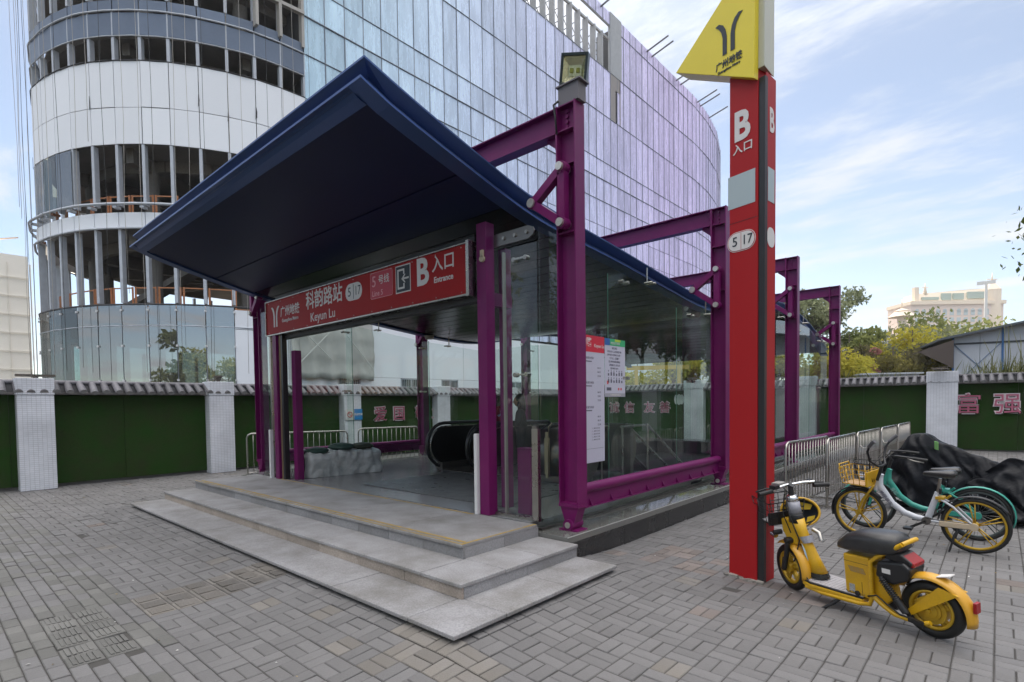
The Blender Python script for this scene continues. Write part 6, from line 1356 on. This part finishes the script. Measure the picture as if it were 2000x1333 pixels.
person('long haired person in a dark jacket looking at a phone behind the glass', (-6.62, 7.62, .27), 215, 1.56, mat('black_hair', (.012, .01, .01), .45), mat('dark_green_jacket', (.02, .03, .027), .75), mat('black_trousers', (.015, .015, .02), .8))
person('person in a red top and pale trousers glimpsed between two purple posts', (-7.45, 7.72, .27), 100, 1.62, mat('black_hair', (.012, .01, .01), .45), mat('red_top', (.25, .02, .02), .7), mat('pale_trousers', (.4, .42, .55), .7), phone=False)
#PART8
# ------------------------------------------------------------------ trees beyond the wall
def leaf_material(name, c1, c2, trans):
    if name in MATS: return MATS[name]
    m = bpy.data.materials.new(name); m.use_nodes = True; nt = m.node_tree; N = nt.nodes; L = nt.links; N.clear()
    o = N.new('ShaderNodeOutputMaterial'); a = N.new('ShaderNodeAttribute'); a.attribute_name = 'tint'
    x = N.new('ShaderNodeMix'); x.data_type = 'RGBA'; L.new(a.outputs['Fac'], x.inputs[0]); x.inputs[6].default_value = (*c1, 1); x.inputs[7].default_value = (*c2, 1)
    d = N.new('ShaderNodeBsdfDiffuse'); L.new(x.outputs[2], d.inputs[0]); t = N.new('ShaderNodeBsdfTranslucent'); L.new(x.outputs[2], t.inputs[0])
    y = N.new('ShaderNodeMixShader'); y.inputs[0].default_value = trans; L.new(d.outputs[0], y.inputs[1]); L.new(t.outputs[0], y.inputs[2]); L.new(y.outputs[0], o.inputs[0])
    m.diffuse_color = (*c1, 1); MATS[name] = m; return m
bark = mat('pale_bark', (.17, .14, .11), .9, var=.5, vscale=4)
def tree(label, x, y, base, h, r, c1, c2, n=2600, leaf=.2, clumps=16, dense=1.75, squash=.8, trans=.45, kind='tree', top_only=False, trunk_r=.16, group=None, seed=0):
    R_ = np.random.RandomState(int(abs(x*13+y*7))+seed); t = thing(kind, label, 'tree', (x, y, base), group=group); H_ = h-base
    b = MB(); lean = R_.uniform(-.04, .04, 2); zc = H_*(.62 if not top_only else .84)
    b.tube([(0, 0, -.3), (lean[0]*H_*.4, lean[1]*H_*.4, H_*.4), (lean[0]*H_, lean[1]*H_, H_*.92)], [trunk_r, trunk_r*.7, trunk_r*.2], 8)
    cl = []
    for k in range(clumps):
        a = R_.uniform(0, 6.28); rr = r*math.sqrt(R_.uniform(.02, 1))*.75; zz_ = (H_ - r*squash*1.0) + R_.uniform(-1, .8)*r*squash*.85 if not top_only else H_*(.80+R_.uniform(-.13, .12))
        zz_ = max(zz_, H_*.2); c = Vector((rr*math.cos(a)+lean[0]*H_*.8, rr*math.sin(a)+lean[1]*H_*.8, zz_)); cr = r*R_.uniform(.24, .46); cl.append((c, cr, R_.uniform(-.25, .25)))
        z0 = min(zz_*.75, H_*.7); b.tube([(lean[0]*z0, lean[1]*z0, z0), (c.x*.5, c.y*.5, (z0+c.z)/2+.1), tuple(c)], [trunk_r*.4, trunk_r*.25, trunk_r*.1], 5)
    b.build('trunk', bark, t)
    V = []; F = []; T = []
    for k in range(int(n*dense)):
        c, cr, dt = cl[R_.randint(len(cl))]; d = R_.normal(size=3); d /= np.linalg.norm(d)+1e-6; rad = cr*R_.uniform(.35, 1.05); p = (c.x+d[0]*rad, c.y+d[1]*rad, c.z+d[2]*rad*.72)
        u_ = R_.normal(size=3); u_ /= np.linalg.norm(u_); w_ = np.cross(u_, R_.normal(size=3)); w_ /= np.linalg.norm(w_)+1e-6; s1 = leaf*1.15*R_.uniform(.5, 1.2); s2 = s1*R_.uniform(.35, .6); o = len(V)
        for q in ((-u_*s1), (w_*s2), (u_*s1), (-w_*s2)): V.append((p[0]+q[0], p[1]+q[1], p[2]+q[2]))
        F.append((o, o+1, o+2, o+3)); T.append(min(1, max(0, .5+dt+R_.uniform(-.35, .35)+.0)))
    me = bpy.data.meshes.new('crown'); me.from_pydata(V, [], F); me.materials.append(leaf_material('leaf_%02d%02d%02d' % tuple(int(v*99) for v in c1), c1, c2, trans)); at_ = me.attributes.new('tint', 'FLOAT', 'FACE'); at_.data.foreach_set('value', T)
    link(me, 'crown', t); return t
G1, G1b = (.16, .19, .07), (.34, .36, .13); GY, GYb = (.34, .32, .05), (.62, .55, .10); GG, GGb = (.19, .21, .13), (.36, .37, .22)  # leaf tones raised in place of sunlight on the far trees
tree('tall airy tree with flat topped crown rising behind the farthest purple column', -11.3, 50.8, 0, 11.0, 3.8, (.24, .27, .16), (.42, .44, .26), 3400, .17, 15, top_only=True)
tree('lower limb crown just right of the farthest purple column', -8.9, 49.5, 0, 7.4, 2.6, G1, G1b, 2200, .17, 12)
tree('bright yellow green bushy tree just above the back wall right of the purple column', -6.6, 37.0, 0, 4.75, 2.4, GY, GYb, 2800, .14, 16)
tree('grey green wide tree in the middle of the tree line', -7.0, 58.5, 0, 8.6, 5.2, GG, GGb, 4200, .22, 22)
tree('broad green tree below the far pink building', -4.5, 66.2, 0, 10.2, 6.4, G1, G1b, 4500, .25, 24)
tree('yellow green tree left of the prefabricated shed', -4.3, 47.0, 0, 7.0, 3.2, GY, GYb, 3200, .17, 18)
tree('dark green tree poking above the shed roof', -1.0, 78, 0, 10.2, 6.0, G1, G1b, 2600, .26, 16)
tree('grey olive tree low in front of the far green trees', -5.2, 44.0, 0, 5.6, 3.0, (.09, .085, .05), (.2, .18, .09), 2800, .16, 16)
tree('pink flowering tree among the green ones', -6.9, 43.5, 0, 5.5, 1.5, (.35, .16, .15), (.6, .32, .3), 700, .12, 8)
tree('pale feathery tree at the left end of the tree line, behind the station', -11.6, 41, 0, 7.2, 2.8, GY, (.30, .30, .10), 2600, .17, 14)
tree('yellowish tree seen through the station side glass, left one', -18.3, 33, 0, 4.6, 2.6, GY, GYb, 1800, .15, 12)
tree('yellowish tree seen through the station side glass, middle one', -17.2, 36, 0, 5.4, 2.8, GY, (.3, .3, .08), 1800, .15, 12)
tree('green tree seen through the station side glass, right one', -15.5, 39, 0, 6.2, 3.0, G1, G1b, 1800, .16, 12)
tree('olive bush standing against the back of the wall, between pale roofs', -3.6, 40.0, 0, 4.4, 2.0, (.12, .11, .04), (.28, .25, .09), 1700, .13, 12)
# tall weeds on and behind the wall
wd = MB(); R_ = np.random.RandomState(8)
for (cx0, cy0, z0, n, hh, sp) in ((-.1, 23.4, 2.2, 260, .75, .9), (.4, 23.5, 2.2, 160, .9, .5), (-7.5, 25.5, 1.8, 160, .9, 1.5), (-3.4, 24.6, 1.9, 220, 1.0, 1.3), (-5.5, 25.0, 1.8, 160, .8, 1.0)):
    for k in range(n):
        x = cx0+R_.normal()*sp*.6; y = cy0+R_.normal()*.2; h_ = hh*R_.uniform(.3, 1.1); dx, dy = R_.normal(size=2)*.18; wd.tint = R_.rand(); a = R_.uniform(0, 3.14); ww = .012
        c, s_ = math.cos(a)*ww, math.sin(a)*ww; wd.add([(x-c, y-s_, z0), (x+c, y+s_, z0), (x+dx*.5+c*.6, y+dy*.5+s_*.6, z0+h_*.6), (x+dx, y+dy, z0+h_), (x+dx*.5-c*.6, y+dy*.5-s_*.6, z0+h_*.6)], [(0, 1, 2, 3, 4)])
for k in range(9):
    x = .1+R_.uniform(-.6, .7); wd.tint = .8; pts = [(x, 23.4, 2.2), (x+R_.uniform(-.1, .1), 23.4, 3.0), (x+R_.uniform(-.25, .25), 23.4, 3.4+R_.rand()*.9)]; wd.tube(pts, [.012, .009, .004], 4)
    for j in range(0): zz_ = 2.6+j*.15; d_ = R_.choice([-1, 1]); wd.add([(x, 23.4, zz_), (x+d_*.16, 23.38, zz_+.10), (x+d_*.2, 23.4, zz_+.02)], [(0, 1, 2)])
wd.build('weeds', leaf_material('weed', (.10, .12, .04), (.34, .34, .16), .4), None, kind='stuff')
# ------------------------------------------------------------------ prefabricated shed behind the wall
sh = thing('prefab_shed', 'white and blue prefabricated shed with crossed braces behind the right end of the wall', 'shed', (-1.96, 38.74, 0), math.radians(14.7))
sw = mat('shed_panel', (.56, .60, .66), .5, var=.15, vscale=1); sbl = mat('shed_blue', (.05, .16, .38), .5); sdk = mat('shed_dark', (.05, .06, .07), .6)
for k in range(10): b = MB(); b.box(k*1.2+.01, k*1.2+1.19, 0, .08, .0, 4.62); b.prism([(k*1.2+.01, .0, 4.70), (k*1.2+1.19, 0, 4.70), (k*1.2+1.19, 0, 5.0+.235*(k+1)), (k*1.2+.01, 0, 5.0+.235*k)], (0, .08, 0)); b.build('wall_panel', sw, sh)
b = MB(); b.box(-.05, 12, -.04, .1, 4.62, 4.71); b.build('wall_beam', sdk, sh)
for x in (0.0, 2.1, 4.2, 6.3): b = MB(); b.box(x, x+.08, -.05, -.002, 0, 5.0+.19*x); b.build('post', sbl, sh)
b = MB(); b.tube([(.1, -.03, 2.4), (2.05, -.03, 4.6)], .018, 5); b.tube([(.1, -.03, 4.6), (2.05, -.03, 2.4)], .018, 5); b.build('cross_brace', mat('shed_brace', (.16, .24, .40), .5), sh)
b = MB(); b.prism([(-.6, -.5, 4.98-.1), (12, -.5, 7.35), (12, -.5, 7.47), (-.6, -.5, 5.0)], (0, 8, 0)); b.build('roof', mat('shed_roof', (.10, .12, .14), .5), sh)
for k in range(14): b = MB(); b.prism([(-1.6+k*.0, -.6+k*.14, 4.3), (-.05, -.6+k*.14, 4.85), (-.05, -.6+k*.14, 4.80), (-1.6, -.6+k*.14, 4.25)], (0, .1, 0)); b.build('awning_strip', mat('brown_awning', (.10, .08, .07), .8, rand=.3), sh)
b = MB(); b.prism([(-1.6, -.6, 4.27), (-.05, -.6, 3.3), (-.05, -.6, 4.8)], (0, .03, 0)); b.build('awning_side', mat('brown_awning', (.10, .08, .07), .8, rand=.3), sh)
pr_ = thing('site_hut', 'low white flat roofed hut just above the back wall', 'hut', (-5.4, 34.5, 0), math.radians(30))
b = MB(); b.box(0, 2.6, 0, 2, 0, 3.0); b.build('wall', sw, pr_); b = MB(); b.box(-.15, 2.75, -.15, 2.15, 3.0, 3.08); b.build('roof', sw, pr_)
yg = thing('yellow_gantry', 'yellow frame among the plants seen through the side glass', 'gantry', (-17.0, 30.5, 0), math.radians(35))
ymt = mat('gantry_yellow', (.55, .35, .04), .6)
for x in (0, 2.6): b = MB(); b.box(x, x+.2, 0, .2, 0, 3.7); b.build('leg', ymt, yg)
b = MB(); b.box(-.5, 3.3, 0, .2, 3.7, 3.95); b.build('crossbar', ymt, yg)
# ------------------------------------------------------------------ far buildings
fb = thing('far_hotel', 'distant pink ornate block with mansard roof, corner turrets and arched windows', 'building', (-32, 323, 0), math.radians(42))
pk = mat('far_pink_wall', (.80, .64, .55), .8, var=.2, vscale=.1); pk2 = mat('far_cream_cornice', (.84, .70, .54), .7); gr = mat('far_green_glass', (.34, .44, .38), .4); wn = mat('far_window', (.45, .54, .56), .3)  # walls and trim paled, distance haze put into their colours
b = MB(); b.box(0, 44.5, 0, 16, 0, 46.5); b.build('wall', pk, fb)
b = MB(); b.box(-.7, 45.2, -.8, 16, 46.5, 48.2); b.build('cornice', pk2, fb)
b = MB(); b.prism([(3, 1, 48.2), (44, 1, 48.2), (42, 3, 54.6), (30, 3, 54.2), (10, 3, 52.6), (6, 3, 52.4)], (0, 10, 0)); b.build('roof', pk2, fb)
for x0, x1, z0, z1 in ((6, 14, 49, 50.3), (15.5, 20, 48.8, 52.0), (21, 26, 49, 52), (28, 36, 49.4, 52.6)): b = MB(); b.box(x0, x1, .7, 1.6, z0, z1); b.build('roof_glazing', gr, fb)
b = MB(); b.cyl((41, 2.5, 0), (41, 2.5, 53.5), 3.6, 12); b.cyl((41, 2.5, 53.5), (41, 2.5, 57), 3.7, 12, 1.0); b.cyl((41, 2.5, 57), (41, 2.5, 62), .5, 6, .1); b.box(38.5, 43.5, 2.3, 2.7, 58.6, 58.9); b.build('corner_turret', pk2, fb)
b = MB(); b.box(2.2, 4.2, .5, 2.5, 48.2, 55.0); b.build('small_turret', pk2, fb); b = MB(); b.cyl((9, 3, 52), (9, 3, 57.5), .9, 6, .1); b.box(7.6, 10.4, 2.8, 3.2, 55.2, 55.5); b.build('roof_spire', pk2, fb)
for i in range(11):
    for j in range(11):
        x = 2+i*3.35
        if 36.5 < x < 45: x += .9
        b = MB(); zt_ = 43.6-j*3.3; b.box(x, x+1.9, -.12, .1, zt_-2.2, zt_); 
        if j == 0: b.cyl((x+.95, -.12, zt_), (x+.95, .1, zt_), .95, 12)
        b.build('window', wn, fb)
lb = thing('far_low_block', 'long pale low block left of the distant pink building', 'building', (-62, 302, 0), math.radians(42))
b = MB(); b.box(0, 43, 0, 14, 0, 31); b.build('wall', mat('far_pale_wall', (.55, .52, .48), .8), lb); b = MB(); b.box(14, 30, 0, 10, 31.01, 33); b.build('upper_wall', mat('far_pale_wall', (.55, .52, .48), .8), lb)
for i in range(12):
    for j in range(3): b = MB(); b.box(1+i*3.6, 3.0+i*3.6, -.1, .1, 29-j*4, 31-j*4); b.build('window', wn, lb)
at = thing('far_tower', 'small pale tower with a pagoda cap rising from the distant low block', 'tower', (-25.5, 232, 0))
b = MB(); b.cyl((0, 0, 0), (0, 0, 30), 1.4, 10); b.build('shaft', pk2, at); b = MB(); b.cyl((0, 0, 30), (0, 0, 32), 4.2, 12, 2.0); b.cyl((0, 0, 32), (0, 0, 33), 2.4, 12, .3); b.cyl((0, 0, 33), (0, 0, 36), .2, 6); b.build('cap', pk2, at)
ms = thing('pale_mast', 'slim white mast standing in front of the distant pink building', 'mast', (-2.3, 152.5, 0)); b = MB(); b.cyl((0, 0, 0), (0, 0, 26), .35, 8, .25); b.build('pole', mat('mast_white', (.75, .75, .72), .6), ms); b = MB(); b.box(-1.5, 1.5, -.1, .1, 25.5, 26.2); b.build('crosshead', mat('mast_white', (.75, .75, .72), .6), ms)
# street tree whose branch tips enter at the right edge, and others behind the camera that the glass mirrors
tree('nearby tree whose leafy branch tips hang in at the right edge', 3.12, 13.7, 0, 5.15, 2.9, (.05, .08, .02), (.16, .18, .05), 5200, .06, 34, squash=.28, trunk_r=.10, seed=3)
bt = [(-14, -14, 8.5, 4), (-8, -19, 9.5, 4.6), (-1, -22, 9, 4.4), (8, -20, 10, 5), (16, -16, 9, 4.5), (-21, -10, 9, 4.2)]
for i, (x, y, h, r) in enumerate(bt): tree(('street tree behind the viewpoint, leftmost', 'street tree behind the viewpoint, second from the left', 'street tree behind the viewpoint, third from the left', 'street tree behind the viewpoint, fourth from the left', 'street tree behind the viewpoint, rightmost', 'street tree behind the viewpoint facing the round tower')[i], x, y, 0, h, r, G1, G1b, 1500, .3, 16)
#PART9 haze

ets = [(7.5, 24, 11, 3.8), (9.5, 31, 12, 4.2), (11.5, 38.5, 12.5, 4.4), (13, 46, 13, 4.6), (16, 54, 13, 4.8)]
for i, (x, y, h, r) in enumerate(ets): tree(('street tree right of the view, nearest of the row', 'street tree right of the view, second of the row', 'street tree right of the view, middle of the row', 'street tree right of the view, fourth of the row', 'street tree right of the view, farthest of the row')[i], x, y, 0, h, r, (.06, .09, .03), (.16, .19, .06), 1700, .3, 18)

# ------------------------------------------------------------------ the street side that the glass mirrors
shp = thing('shop_row', 'two storey row of warm coloured shops across the street, mirrored in the station glass', 'building', (27, -12, 0))
for k in range(10):
    y0 = k*6.0; wc = mat('shop_wall_%s' % ('ochre', 'brick', 'cream')[k % 3], ((.42, .28, .16), (.30, .12, .08), (.5, .45, .36))[k % 3], .8, var=.3, vscale=.5)
    b = MB(); b.box(0, 8, y0, y0+5.98, 0, 7.2); b.build('wall', wc, shp)
    b = MB(); b.box(-.5, -.02, y0+.2, y0+5.8, 2.9, 3.7); b.build('shop_board', mat('shop_board_%s' % ('red', 'orange', 'green')[k % 3], ((.5, .04, .03), (.55, .22, .03), (.04, .22, .10))[k % 3], .5), shp)
    for j in range(2): b = MB(); b.box(-.06, .02, y0+.8+j*2.6, y0+2.6+j*2.6, 4.4, 6.1); b.build('window', mat('far_window', (.30, .42, .45), .3), shp)
    b = MB(); b.box(-.05, .02, y0+.5, y0+5.5, .1, 2.7); b.build('shopfront', mat('shopfront_glass', (.06, .06, .06), .2), shp)
# ------------------------------------------------------------------ air
hz = MB(); hz.box(-130, 75, -45, 440, -1.2, 70); hm_ = bpy.data.materials.new('haze'); hm_.use_nodes = True; n_ = hm_.node_tree; n_.nodes.clear(); ho = n_.nodes.new('ShaderNodeOutputMaterial'); hv = n_.nodes.new('ShaderNodeVolumePrincipled')
hv.inputs['Color'].default_value = (.93, .95, 1.0, 1); hv.inputs['Density'].default_value = 0.00045; hv.inputs['Anisotropy'].default_value = .3; n_.links.new(hv.outputs[0], ho.inputs['Volume'])
hz.build('haze', hm_, None, kind='stuff')
